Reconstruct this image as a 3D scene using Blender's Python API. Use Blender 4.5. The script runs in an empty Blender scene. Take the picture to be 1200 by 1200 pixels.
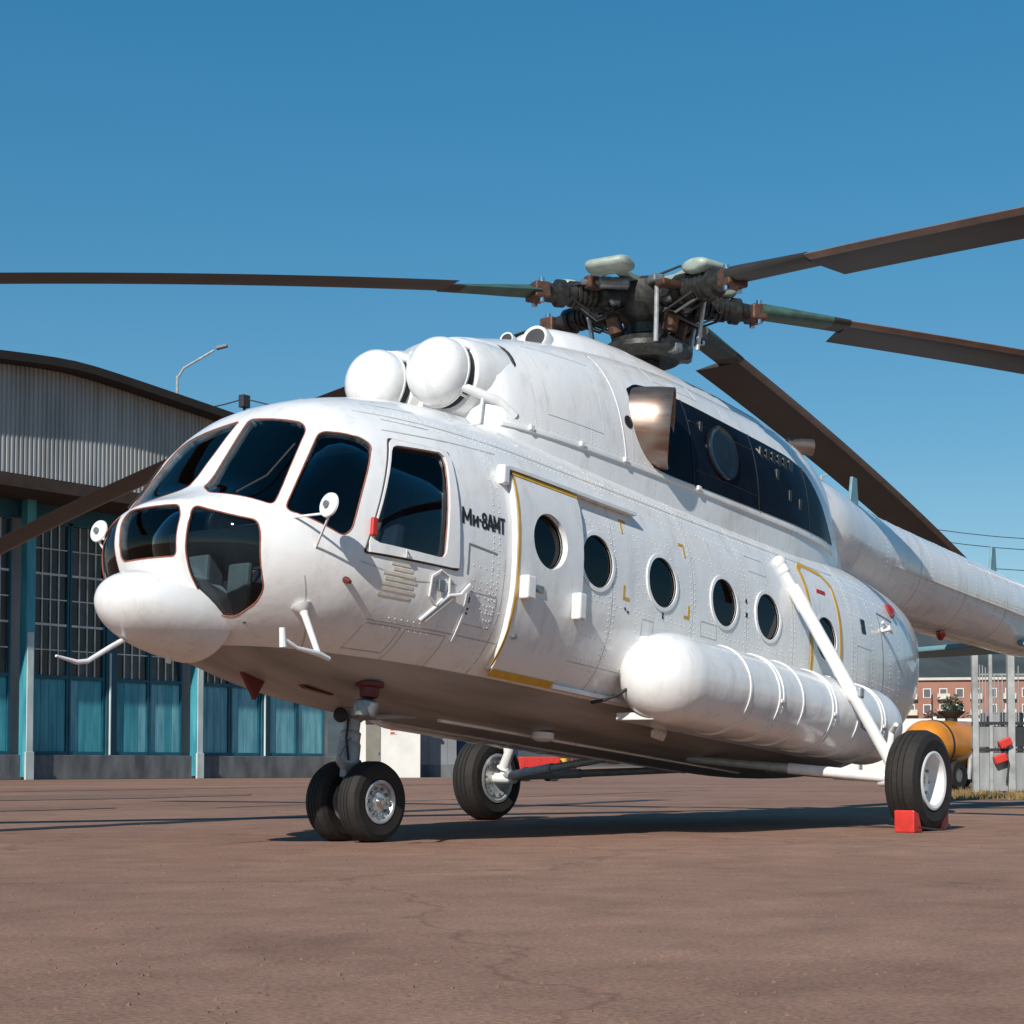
import bpy, bmesh, math, random
from mathutils import Vector, Matrix
random.seed(7)
R = math.radians
scene = bpy.context.scene

# ------------------------------------------------------------------ camera
CAM_LOC = Vector((-9.033, -8.542, 0.556)); CAM_YAW = 51.887; CAM_PITCH = 2.5
cam_d = bpy.data.cameras.new('camera'); cam = bpy.data.objects.new('camera', cam_d)
scene.collection.objects.link(cam); scene.camera = cam
cam.location = CAM_LOC
cam.rotation_euler = (R(90 + CAM_PITCH), 0, R(-CAM_YAW))
cam_d.sensor_width = 36.0; cam_d.sensor_fit = 'HORIZONTAL'
cam_d.lens = 36.0 * 1975.0 / 1200.0
cam_d.shift_y = (811.0 - 600.0) / 1200.0
cam_d.clip_start = 0.1; cam_d.clip_end = 6000.0

# ------------------------------------------------------------------ sky, sun, exposure
SUN_EL, SUN_AZ = 36.0, 195.0        # azimuth of the sun seen from the scene, counter-clockwise from +X
world = bpy.data.worlds.new('World'); scene.world = world; world.use_nodes = True
wn = world.node_tree.nodes; wl = world.node_tree.links
bg = wn['Background']; sky = wn.new('ShaderNodeTexSky'); sky.sky_type = 'NISHITA'; sky.sun_disc = False
sky.sun_elevation = R(SUN_EL); sky.sun_rotation = R(90.0 - SUN_AZ)
sky.air_density = 1.0; sky.dust_density = 0.1; sky.ozone_density = 1.2; sky.altitude = 1200
gam = wn.new('ShaderNodeGamma'); gam.inputs['Gamma'].default_value = 0.58
hsv = wn.new('ShaderNodeHueSaturation'); hsv.inputs['Saturation'].default_value = 1.95; hsv.inputs['Hue'].default_value = 0.491; hsv.inputs['Value'].default_value = 1.86
wl.new(sky.outputs[0], gam.inputs[0]); wl.new(gam.outputs[0], hsv.inputs['Color']); wl.new(hsv.outputs[0], bg.inputs[0]); bg.inputs[1].default_value = 0.10
sun_d = bpy.data.lights.new('sun', 'SUN'); sun = bpy.data.objects.new('sun', sun_d); scene.collection.objects.link(sun)
sun_d.energy = 5.0; sun_d.angle = R(0.53); sun_d.color = (1.0, 0.945, 0.87)
sdir = Vector((math.cos(R(SUN_EL)) * math.cos(R(SUN_AZ)), math.cos(R(SUN_EL)) * math.sin(R(SUN_AZ)), math.sin(R(SUN_EL))))
sun.rotation_euler = sdir.to_track_quat('Z', 'Y').to_euler(); sun.location = sdir * 60
scene.view_settings.view_transform = 'Standard'; scene.view_settings.look = 'None'
scene.view_settings.exposure = 0.12; scene.view_settings.gamma = 1.0
scene.view_settings.use_curve_mapping = False

# ------------------------------------------------------------------ materials
def mat(name, col, rough=0.5, metal=0.0, var=0.0, scale=6.0, bump=0.0, bscale=60.0, coat=0.0, stretch=None, col2=None, detail=4.0):
    m = bpy.data.materials.new(name); m.use_nodes = True
    nt = m.node_tree; n = nt.nodes; l = nt.links; p = n['Principled BSDF']
    p.inputs['Base Color'].default_value = (*col, 1); p.inputs['Roughness'].default_value = rough
    p.inputs['Metallic'].default_value = metal; p.inputs['Coat Weight'].default_value = coat
    if var > 0 or bump > 0:
        tc = n.new('ShaderNodeTexCoord'); mp = n.new('ShaderNodeMapping'); l.new(tc.outputs['Object'], mp.inputs[0])
        if stretch: mp.inputs['Scale'].default_value = stretch
    if var > 0:
        ns = n.new('ShaderNodeTexNoise'); ns.inputs['Scale'].default_value = scale; ns.inputs['Detail'].default_value = detail
        l.new(mp.outputs[0], ns.inputs[0])
        rp = n.new('ShaderNodeValToRGB'); rp.color_ramp.elements[0].position = 0.3; rp.color_ramp.elements[1].position = 0.7
        c2 = col2 if col2 else tuple(c * (1 - var) for c in col)
        rp.color_ramp.elements[0].color = (*c2, 1); rp.color_ramp.elements[1].color = (*col, 1)
        l.new(ns.outputs[0], rp.inputs[0]); l.new(rp.outputs[0], p.inputs['Base Color'])
    if bump > 0:
        nb = n.new('ShaderNodeTexNoise'); nb.inputs['Scale'].default_value = bscale; nb.inputs['Detail'].default_value = 3
        l.new(mp.outputs[0], nb.inputs[0])
        bp = n.new('ShaderNodeBump'); bp.inputs['Strength'].default_value = bump; bp.inputs['Distance'].default_value = 0.02
        l.new(nb.outputs[0], bp.inputs['Height']); l.new(bp.outputs[0], p.inputs['Normal'])
    return m

def glass_mat(name, tint, ior=1.36, rough=0.02):
    m = bpy.data.materials.new(name); m.use_nodes = True
    nt = m.node_tree; n = nt.nodes; l = nt.links; n.remove(n['Principled BSDF'])
    tr = n.new('ShaderNodeBsdfTransparent'); tr.inputs[0].default_value = (*tint, 1)
    gl = n.new('ShaderNodeBsdfGlossy'); gl.inputs['Roughness'].default_value = rough
    fr = n.new('ShaderNodeFresnel'); fr.inputs['IOR'].default_value = ior
    mx = n.new('ShaderNodeMixShader'); l.new(fr.outputs[0], mx.inputs[0]); l.new(tr.outputs[0], mx.inputs[1]); l.new(gl.outputs[0], mx.inputs[2])
    l.new(mx.outputs[0], n['Material Output'].inputs[0]); return m

def white_paint():
    m = mat('white_paint', (0.74, 0.74, 0.735), 0.32, 0, 0, coat=0.5)
    nt = m.node_tree; n = nt.nodes; l = nt.links; p = n['Principled BSDF']
    tc = n.new('ShaderNodeTexCoord'); mp = n.new('ShaderNodeMapping'); mp.inputs['Scale'].default_value = (2.2, 2.2, 0.5)
    l.new(tc.outputs['Object'], mp.inputs[0])
    a = n.new('ShaderNodeTexNoise'); a.inputs['Scale'].default_value = 3.0; a.inputs['Detail'].default_value = 8; a.inputs['Roughness'].default_value = 0.65
    l.new(mp.outputs[0], a.inputs[0])
    r = n.new('ShaderNodeValToRGB'); r.color_ramp.elements[0].position = 0.22; r.color_ramp.elements[1].position = 0.5
    r.color_ramp.elements[0].color = (0.60, 0.59, 0.565, 1); r.color_ramp.elements[1].color = (0.74, 0.74, 0.735, 1)
    l.new(a.outputs[0], r.inputs[0]); l.new(r.outputs[0], p.inputs['Base Color'])
    b = n.new('ShaderNodeTexNoise'); b.inputs['Scale'].default_value = 3.4; b.inputs['Detail'].default_value = 3
    l.new(tc.outputs['Object'], b.inputs[0])
    bp = n.new('ShaderNodeBump'); bp.inputs['Strength'].default_value = 0.17; bp.inputs['Distance'].default_value = 0.05
    l.new(b.outputs[0], bp.inputs['Height']); l.new(bp.outputs[0], p.inputs['Normal'])
    rr = n.new('ShaderNodeMapRange'); rr.inputs[3].default_value = 0.2; rr.inputs[4].default_value = 0.38
    l.new(a.outputs[0], rr.inputs[0]); l.new(rr.outputs[0], p.inputs['Roughness'])
    return m

M = {
 'white': white_paint(),
 'seam': mat('weathered_joint', (0.50, 0.50, 0.49), 0.5, 0, 0.3, 8),
 'white_gear': mat('gear_white', (0.78, 0.78, 0.77), 0.4, 0, 0.15, 9),
 'interior': mat('interior_dark', (0.03, 0.032, 0.038), 0.8, 0, 0.3, 5),
 'seat': mat('seat_navy', (0.035, 0.045, 0.075), 0.85, 0, 0.3, 12),
 'panel': mat('panel_grey', (0.20, 0.25, 0.25), 0.6, 0, 0.2, 10),
 'glass': glass_mat('cockpit_glass', (0.68, 0.73, 0.76)),
 'glass_cabin': glass_mat('cabin_glass', (0.12, 0.13, 0.15)),
 'seal': mat('window_seal', (0.30, 0.10, 0.06), 0.7, 0, 0.4, 30),
 'blackline': mat('black_rubber_line', (0.02, 0.02, 0.022), 0.7),
 'soot': mat('black_gloss_paint', (0.006, 0.008, 0.016), 0.22, 0, 0.4, 7),
 'yellow': mat('yellow_paint', (0.62, 0.36, 0.03), 0.45, 0, 0.25, 14),
 'orange_mark': mat('faded_orange_stencil', (0.68, 0.61, 0.50), 0.6, 0, 0.2, 30),
 'black': mat('black_lettering', (0.012, 0.012, 0.014), 0.5),
 'red': mat('red_paint', (0.62, 0.035, 0.025), 0.45, 0, 0.3, 12),
 'red_dark': mat('dark_red', (0.14, 0.015, 0.012), 0.5, 0, 0.3, 12),
 'red_glass': mat('red_lens', (0.35, 0.01, 0.01), 0.12, coat=0.6),
 'rubber': mat('tyre_rubber', (0.018, 0.015, 0.013), 0.78, 0, 0.45, 14, 0.15, 40),
 'rim': mat('rim_silver', (0.62, 0.63, 0.64), 0.34, 0.55, 0.35, 18),
 'steel': mat('steel_grey', (0.30, 0.32, 0.33), 0.38, 0.6, 0.4, 16),
 'chrome': mat('polished_steel', (0.65, 0.66, 0.67), 0.15, 1.0),
 'gear_grey': mat('gear_grey_green', (0.36, 0.40, 0.42), 0.45, 0.1, 0.3, 12),
 'hub_dark': mat('greasy_hub_metal', (0.060, 0.060, 0.056), 0.42, 0.55, 0.6, 22, 0.06, 60),
 'hub_rust': mat('rusty_hub_metal', (0.14, 0.075, 0.05), 0.5, 0.4, 0.5, 18, 0.06, 60),
 'hub_green': mat('hub_pale_green', (0.36, 0.42, 0.37), 0.5, 0.05, 0.3, 14),
 'blade': mat('blade_brown_grey', (0.032, 0.027, 0.022), 0.5, 0, 0.4, 3, stretch=(1, 1, 1)),
 'blade_edge': mat('blade_erosion_strip', (0.24, 0.16, 0.125), 0.5, 0, 0.35, 4),  # leading edge strip, sunlit pinkish tone put into its colour
 'blade_root': mat('blade_root_green', (0.055, 0.115, 0.095), 0.5, 0, 0.4, 10),
 'exhaust': mat('heat_stained_steel', (0.30, 0.25, 0.21), 0.40, 0.9, 0.55, 5, stretch=(1, 1, 3.5), col2=(0.22, 0.13, 0.10)),
 'teal_ant': mat('antenna_teal', (0.14, 0.28, 0.33), 0.5, 0, 0.2, 10),
 'gloss_black': mat('gloss_black_metal', (0.008, 0.009, 0.011), 0.2, 0.0, coat=0.1),
 'belt': mat('seat_belt', (0.30, 0.26, 0.20), 0.8),
 'mirror': mat('mirror_glass', (0.7, 0.7, 0.72), 0.05, 1.0),
}

M['soot'].node_tree.nodes['Principled BSDF'].inputs['Specular IOR Level'].default_value = 0.05
# ------------------------------------------------------------------ mesh builder and object helpers
col = scene.collection
class MB:
    def __init__(s): s.v = []; s.f = []; s.mi = []; s.cur = 0
    def add(s, vs, fs):
        o = len(s.v); s.v += [tuple(v) for v in vs]; s.f += [tuple(i + o for i in f) for f in fs]; s.mi += [s.cur] * len(fs); return s
    def box(s, c, size, rot=None, taper=1.0):
        hx, hy, hz = size[0] / 2, size[1] / 2, size[2] / 2; c = Vector(c)
        vs = []
        for z in (-1, 1):
            k = taper if z > 0 else 1
            for x, y in ((-1, -1), (1, -1), (1, 1), (-1, 1)):
                p = Vector((x * hx * k, y * hy * k, z * hz))
                vs.append((rot @ p if rot else p) + c)
        return s.add(vs, [(3, 2, 1, 0), (4, 5, 6, 7), (0, 1, 5, 4), (1, 2, 6, 5), (2, 3, 7, 6), (3, 0, 4, 7)])
    def rings(s, rs, caps=True, closed=True):
        n = len(rs[0]); vs = [p for r in rs for p in r]; fs = []
        for i in range(len(rs) - 1):
            for j in range(n if closed else n - 1):
                k = (j + 1) % n; fs.append((i * n + j, i * n + k, (i + 1) * n + k, (i + 1) * n + j))
        if caps: fs.append(tuple(reversed(range(n)))); b = (len(rs) - 1) * n; fs.append(tuple(b + j for j in range(n)))
        return s.add(vs, fs)
    def lathe(s, prof, o, ax, n=28, caps=True):
        o = Vector(o); ax = Vector(ax).normalized(); a = ax.orthogonal().normalized(); b = ax.cross(a)
        rs = [[o + ax * h + (a * math.cos(2 * math.pi * j / n) + b * math.sin(2 * math.pi * j / n)) * max(r, 1e-4) for j in range(n)] for r, h in prof]
        return s.rings(rs, caps)
    def cyl(s, p0, p1, r0, r1=None, n=14):
        p0 = Vector(p0); p1 = Vector(p1); return s.lathe([(r0, 0), (r0 if r1 is None else r1, (p1 - p0).length)], p0, p1 - p0, n)
    def tube(s, pts, r, n=8, closed=False):
        pts = [Vector(p) for p in pts]; rs = []; m = len(pts); prev = None
        for i, p in enumerate(pts):
            if closed: t = (pts[(i + 1) % m] - pts[i - 1]).normalized()
            else: t = (pts[min(i + 1, m - 1)] - pts[max(i - 1, 0)]).normalized()
            if prev is None: a = t.orthogonal().normalized()
            else: a = (prev - t * prev.dot(t)).normalized()
            prev = a; b = t.cross(a)
            rr = r[i] if isinstance(r, (list, tuple)) else r
            rs.append([p + (a * math.cos(2 * math.pi * j / n) + b * math.sin(2 * math.pi * j / n)) * rr for j in range(n)])
        if closed: rs.append(rs[0]); return s.rings(rs, False)
        return s.rings(rs, True)
    def ell(s, c, rad, nu=20, nv=12, rot=None):
        c = Vector(c); rs = []
        for i in range(nv + 1):
            t = math.pi * i / nv; st = max(math.sin(t), 1e-3)
            ring = []
            for j in range(nu):
                p = Vector((rad[0] * st * math.cos(2 * math.pi * j / nu), rad[1] * st * math.sin(2 * math.pi * j / nu), -rad[2] * math.cos(t)))
                ring.append((rot @ p if rot else p) + c)
            rs.append(ring)
        return s.rings(rs, True)
    def prism(s, poly, vec):
        poly = [Vector(p) for p in poly]; vec = Vector(vec); n = len(poly)
        return s.add(poly + [p + vec for p in poly], [tuple(reversed(range(n))), tuple(range(n, 2 * n))] + [(i, (i + 1) % n, n + (i + 1) % n, n + i) for i in range(n)])
    def mesh(s, name='tmp', mats=None):
        me = bpy.data.meshes.new(name); me.from_pydata(s.v, [], s.f)
        bm = bmesh.new(); bm.from_mesh(me); bmesh.ops.recalc_face_normals(bm, faces=bm.faces); bm.to_mesh(me); bm.free()
        if mats:
            for m in mats: me.materials.append(m)
            me.polygons.foreach_set('material_index', s.mi)
        return me
    def build(s, name, m, parent=None, smooth=35, bevel=0):
        me = s.mesh(name)
        for x in (m if isinstance(m, (list, tuple)) else [m]): me.materials.append(x)
        if any(s.mi): me.polygons.foreach_set('material_index', s.mi)
        return link(name, me, parent, smooth, bevel)
def link(name, me, parent=None, smooth=35, bevel=0):
    if smooth:
        me.polygons.foreach_set('use_smooth', [True] * len(me.polygons)); me.set_sharp_from_angle(angle=R(smooth))
    o = bpy.data.objects.new(name, me); col.objects.link(o)
    if parent: o.parent = parent
    if bevel:
        b = o.modifiers.new('bevel', 'BEVEL'); b.width = bevel; b.segments = 2; b.limit_method = 'ANGLE'; b.angle_limit = R(40)
    return o
def empty(name, loc=(0, 0, 0), rot=(0, 0, 0)):
    o = bpy.data.objects.new(name, None); o.empty_display_size = 0.3; col.objects.link(o); o.location = loc; o.rotation_euler = rot; return o
def tag(o, label, cat, group=None):
    o['label'] = label; o['category'] = cat
    if group: o['group'] = group
    return o
def struct(o): o['kind'] = 'structure'; return o
def stuff(o): o['kind'] = 'stuff'; return o
def boolean(ma, mb, op, name):
    a = bpy.data.objects.new('ba', ma); b = bpy.data.objects.new('bb', mb); col.objects.link(a); col.objects.link(b)
    md = a.modifiers.new('b', 'BOOLEAN'); md.operation = op; md.object = b; md.solver = 'EXACT'
    dg = bpy.context.evaluated_depsgraph_get(); dg.update()
    me = bpy.data.meshes.new_from_object(a.evaluated_get(dg)); me.name = name
    bpy.data.objects.remove(a); bpy.data.objects.remove(b); return me
def copy_tree(o, parent=None):
    c = o.copy(); col.objects.link(c); c.parent = parent
    for ch in list(o.children): copy_tree(ch, c)
    return c

# ------------------------------------------------------------------ helicopter body frame: x aft, -y port, z up, nose wheel on the ground at the origin
TH = R(5.3)
def w2b(P):
    x, y, z = P; return Vector((x * math.cos(TH) - z * math.sin(TH), y, x * math.sin(TH) + z * math.cos(TH)))
#<<FUS
def pchip(xs, ys, x):
    n = len(xs)
    if x <= xs[0]: return ys[0]
    if x >= xs[-1]: return ys[-1]
    h = [xs[i + 1] - xs[i] for i in range(n - 1)]; d = [(ys[i + 1] - ys[i]) / h[i] for i in range(n - 1)]
    m = [d[0]] + [0] * (n - 2) + [d[-1]]
    for i in range(1, n - 1):
        if d[i - 1] * d[i] > 0:
            w1 = 2 * h[i] + h[i - 1]; w2 = h[i] + 2 * h[i - 1]; m[i] = (w1 + w2) / (w1 / d[i - 1] + w2 / d[i])
    i = max(k for k in range(n - 1) if xs[k] <= x); t = (x - xs[i]) / h[i]
    return ((2 * t**3 - 3 * t**2 + 1) * ys[i] + (t**3 - 2 * t**2 + t) * h[i] * m[i] + (-2 * t**3 + 3 * t**2) * ys[i + 1] + (t**3 - t**2) * h[i] * m[i + 1])
X0, X1 = -2.17, 8.5
#      x      w     zt    zb    zm    nt   nb
FK = [(-2.17, 0.00, 1.86, 1.86, 1.86, 2.0, 2.0),
      (-2.12, 0.36, 2.07, 1.66, 1.85, 2.2, 2.0),
      (-1.98, 0.67, 2.14, 1.46, 1.84, 2.3, 2.0),
      (-1.76, 0.89, 2.27, 1.27, 1.83, 2.5, 2.1),
      (-1.58, 1.00, 2.53, 1.18, 1.84, 2.6, 2.1),
      (-1.39, 1.08, 2.81, 1.12, 1.86, 2.6, 2.2),
      (-1.25, 1.13, 2.94, 1.09, 1.88, 2.55, 2.2),
      (-0.90, 1.20, 3.08, 1.03, 1.92, 2.5, 2.3),
      (-0.40, 1.26, 3.19, 0.98, 1.96, 2.5, 2.5),
      (0.30, 1.28, 3.25, 0.95, 2.00, 2.5, 2.6),
      (5.00, 1.28, 3.25, 0.94, 2.00, 2.5, 2.6)]
def fus(x):
    if x > 5.0:
        t = min(1.0, (x - 5.0) / 3.5)
        e = math.sqrt(max(0.0, 1 - t ** 2.1)); eb = math.sqrt(max(0.0, 1 - t ** 2.4))
        return (1.28 * e, 2.80 + 0.45 * max(e, 0) ** 0.7, 2.80 - (2.80 - 0.94) * eb, 2.0 + 0.8 * (1 - e), 2.5, 2.6 - 0.4 * t)
    q = [math.sqrt(k[0] - X0) for k in FK]; xq = math.sqrt(max(0, x - X0))
    return tuple(pchip(q, [k[i] for k in FK], xq) for i in range(1, 7))
def spow(a, p): return math.copysign(abs(a) ** p, a)
def fus_ring(x, n):
    w, zt, zb, zm, nt, nb = fus(x); out = []
    for j in range(n):
        t = 2 * math.pi * j / n; c, s = math.cos(t), math.sin(t); e = nt if s >= 0 else nb; h = (zt - zm) if s >= 0 else (zm - zb)
        out.append((x, -w * spow(c, 2 / e), zm + h * spow(s, 2 / e)))
    return out
def stations():
    xs = [X0 + 0.0009 + 1.27 * (i / 26) ** 2 for i in range(27)]
    xs += [-0.9 + 5.9 * i / 40 for i in range(1, 41)]
    xs += [5.0 + 3.4995 * math.sin(math.pi / 2 * i / 26) for i in range(1, 27)]
    return xs
#FUS>>
def side_y(x, z):
    w, zt, zb, zm, nt, nb = fus(x); e = nt if z >= zm else nb; h = (zt - zm) if z >= zm else (zm - zb)
    return -w * max(0.0, 1 - min(1, abs(z - zm) / h) ** e) ** (1 / e)
def side_n(x, z, d=0.01):
    a = Vector((2 * d, side_y(x + d, z) - side_y(x - d, z), 0)); b = Vector((0, side_y(x, z + d) - side_y(x, z - d), 2 * d))
    n = b.cross(a).normalized(); return n if n.y < 0 else -n
def sp(x, z, off=0.0, s=-1):
    p = Vector((x, side_y(x, z), z)) + side_n(x, z) * off
    return Vector((p.x, p.y if s < 0 else -p.y, p.z))
NR = 72
_base = [fus_ring(x, NR) for x in stations()]
def solid(rings):
    mb = MB(); mb.rings(rings, True); return mb
_bm = bmesh.new(); _me = solid(_base).mesh(); _bm.from_mesh(_me); _bm.normal_update()
_bm.verts.ensure_lookup_table(); NRM = [v.normal.copy() for v in _bm.verts]; PTS = [v.co.copy() for v in _bm.verts]; _bm.free()
# average vertex normals ignoring the tiny end caps is fine at this resolution
def shell(o_in, o_out, inner_mat=0):
    """closed hollow skin between two offsets of the fuselage surface"""
    mb = MB(); ns = len(_base)
    for off, mi in ((o_out, 0), (o_in, inner_mat)):
        mb.cur = mi
        vs = [PTS[i] + NRM[i] * off for i in range(len(PTS))]
        mb.rings([vs[i * NR:(i + 1) * NR] for i in range(ns)], True)
    me = bpy.data.meshes.new('shell'); me.from_pydata(mb.v, [], mb.f)
    nf = len(mb.f) // 2
    bm = bmesh.new(); bm.from_mesh(me); bm.faces.ensure_lookup_table()
    outer = bm.faces[:nf]; inner = bm.faces[nf:]
    bmesh.ops.recalc_face_normals(bm, faces=outer); bmesh.ops.recalc_face_normals(bm, faces=inner)
    bmesh.ops.reverse_faces(bm, faces=inner)
    for f in inner: f.material_index = inner_mat
    bm.to_mesh(me); bm.free(); return me
_shells = {}
def get_shell(a, b):
    if (a, b) not in _shells: _shells[(a, b)] = shell(a, b)
    return _shells[(a, b)]
def round_poly(pts, r, seg=5):
    pts = [Vector(p) for p in pts]; n = len(pts); out = []
    for i in range(n):
        p = pts[i]; a = pts[i - 1] - p; b = pts[(i + 1) % n] - p
        rr = min(r, a.length * 0.45, b.length * 0.45)
        if rr < 1e-4: out.append(p); continue
        p0 = p + a.normalized() * rr; p1 = p + b.normalized() * rr
        for k in range(seg + 1):
            t = k / seg; out.append(p0 * (1 - t) ** 2 + p * 2 * t * (1 - t) + p1 * t * t)
    return out
def poly_normal(pts):
    n = Vector((0, 0, 0)); m = len(pts)
    for i in range(m):
        a, b = pts[i], pts[(i + 1) % m]; n += Vector(a).cross(Vector(b))
    return n.normalized()
def out_dir(pts):
    c = sum((Vector(p) for p in pts), Vector()) / len(pts); n = poly_normal(pts)
    return n if n.dot(c - Vector((0.2, 0, 2.0))) > 0 else -n
def cut_prism(pts, d_out=0.2, d_in=0.3, n=None):
    n = n or out_dir(pts); mb = MB(); mb.prism([Vector(p) + n * d_out for p in pts], -n * (d_out + d_in)); return mb
def ring_prism(o, i, n, d_out, d_in):
    mb = MB(); k = len(o); V = [Vector(p) + n * d_out for p in o] + [Vector(p) + n * d_out for p in i] + [Vector(p) - n * d_in for p in o] + [Vector(p) - n * d_in for p in i]
    fs = []
    for a in range(k):
        b = (a + 1) % k
        fs += [(a, b, k + b, k + a), (2 * k + b, 2 * k + a, 3 * k + a, 3 * k + b), (a, 2 * k + a, 2 * k + b, b), (k + b, 3 * k + b, 3 * k + a, k + a)]
    mb.add(V, fs); return mb
def skin_patch(name, prism_mb, o_in, o_out, m, parent, smooth=35):
    me = boolean(prism_mb.mesh(), get_shell(o_in, o_out), 'INTERSECT', name)
    me.materials.clear(); me.materials.append(m)
    me.polygons.foreach_set('material_index', [0] * len(me.polygons))
    return link(name, me, parent, smooth)
def mirror(pts): return [Vector((p[0], -p[1], p[2])) for p in pts][::-1]
def xz(pts, y=-1.2): return [Vector((x, y, z)) for x, z in pts]
NP, NS = Vector((0, -1, 0)), Vector((0, 1, 0))
def circ(x, z, r, n=28, y=-1.2): return [Vector((x + r * math.cos(2 * math.pi * k / n), y, z + r * math.sin(2 * math.pi * k / n))) for k in range(n)]

# ================================================================== HELICOPTER
heli = empty('helicopter', (0, 0, 0), (0, TH, 0))
tag(heli, 'white twin engine transport helicopter parked on the apron with five drooping rotor blades', 'helicopter')

# ---- glazing outlines, body metres (port side; the starboard ones are mirrored)
G_FRONT = [(-1.381, -0.046, 2.817), (-1.398, -0.575, 2.722), (-1.425, -0.652, 2.655), (-1.796, -0.783, 2.051), (-1.91, -0.304, 2.150), (-1.795, -0.10, 2.243)]
G_QUARTER = [(-1.398, -0.741, 2.641), (-1.206, -0.949, 2.618), (-1.165, -1.005, 2.575), (-1.238, -1.059, 2.396), (-1.375, -1.085, 1.956), (-1.428, -1.065, 1.902), (-1.756, -0.844, 2.026)]
G_SLIDE = [(-1.016, -1.029, 2.603), (-0.598, -1.11, 2.637), (-0.578, -1.136, 2.591), (-0.632, -1.238, 1.885), (-1.255, -1.127, 1.892)]
G_CHIN = [(-2.075, -0.349, 2.038), (-1.893, -0.756, 1.939), (-1.884, -0.785, 1.851), (-1.869, -0.777, 1.717), (-1.775, -0.738, 1.518), (-1.757, -0.651, 1.433), (-1.764, -0.469, 1.349), (-1.832, -0.357, 1.366), (-1.928, -0.332, 1.451), (-2.05, -0.331, 1.607), (-2.106, -0.34, 1.733), (-2.121, -0.356, 1.867)]
G_CENTRE = [(-2.11, -0.245, 2.045), (-2.11, 0.245, 2.045), (-2.12, 0.295, 1.97), (-2.12, 0.270, 1.70), (-2.12, -0.270, 1.70), (-2.12, -0.295, 1.97)]
glaz = [('windshield', round_poly(G_FRONT, 0.05), None, 'glass'), ('quarter_window', round_poly(G_QUARTER, 0.06), None, 'glass'),
        ('cockpit_window', round_poly(G_SLIDE, 0.06), None, 'glass'), ('chin_window', round_poly(G_CHIN, 0.05), None, 'glass')]
allg = []
for nm, pts, n, g in glaz: allg += [(nm, pts, n, g), (nm, mirror(pts), n, g)]
allg.append(('chin_window', round_poly(G_CENTRE, 0.05), Vector((-1, 0, 0)), 'glass'))
WIN_X = [1.07, 1.965, 2.915, 3.65]; WIN_Z = 2.195; WIN_R = 0.197
for x in WIN_X:
    allg.append(('cabin_window', circ(x, WIN_Z, WIN_R), NP, 'glass_cabin'))
    allg.append(('cabin_window', mirror(circ(x, WIN_Z, WIN_R)), NS, 'glass_cabin'))
allg.append(('cabin_window', circ(0.43, 2.215, WIN_R), NP, 'glass_cabin'))
allg.append(('cabin_window', circ(4.72, 2.165, WIN_R), NP, 'glass_cabin'))
allg.append(('cabin_window', mirror(circ(0.20, WIN_Z, WIN_R)), NS, 'glass_cabin'))
cut = MB()
for nm, pts, n, g in allg:
    p = cut_prism(pts, 0.22, 0.26, n); cut.add(p.v, p.f)
fus_me = boolean(shell(-0.04, 0.0, 1), cut.mesh(), 'DIFFERENCE', 'fuselage')
fus_me.materials.clear(); fus_me.materials.append(M['white']); fus_me.materials.append(M['interior'])
fuselage = link('fuselage', fus_me, heli, 32)
# project a point of an outline back onto the skin by nearest lookup on a BVH
from mathutils.bvhtree import BVHTree
_sk = solid(_base); BVH = BVHTree.FromPolygons([Vector(v) for v in _sk.v], _sk.f)
def on_skin(p, off=0.0):
    loc, nr, i, d = BVH.find_nearest(Vector(p))
    if nr.dot(loc - Vector((loc.x * 0.9 + 0.1, 0, 2.0))) < 0: nr = -nr
    return loc + nr * off
def ray_skin(p, n, off=0.0):
    loc, nr, i, d = BVH.ray_cast(Vector(p) + n * 0.4, -n)
    if loc is None: return on_skin(p, off)
    if nr.dot(n) < 0: nr = -nr
    return loc + nr * off
def resample(pts, step):
    out = []; m = len(pts)
    for i in range(m):
        a, b = Vector(pts[i]), Vector(pts[(i + 1) % m]); k = max(1, int((b - a).length / step))
        out += [a.lerp(b, j / k) for j in range(k)]
    return out
for nm, pts, n, g in allg:
    nn = n or out_dir(pts)
    pane = skin_patch(nm, cut_prism([Vector(p) for p in pts], 0.22, 0.26, n), -0.022, -0.012, M[g], heli, 60)
    ring = [ray_skin(p, nn, -0.003) for p in resample(pts, 0.05)]
    MB().tube(ring, 0.0055, 6, True).build('window_seal', M['seal'] if g == 'glass' else M['blackline'], pane)
    if nm == 'cabin_window':
        c = sum((Vector(p) for p in pts), Vector()) / len(pts)
        o = [c + (Vector(p) - c) * 1.17 for p in pts]
        skin_patch('window_ring', ring_prism(o, [c + (Vector(p) - c) * 1.02 for p in pts], nn, 0.2, 0.25), -0.002, 0.010, M['white'], pane)
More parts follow.
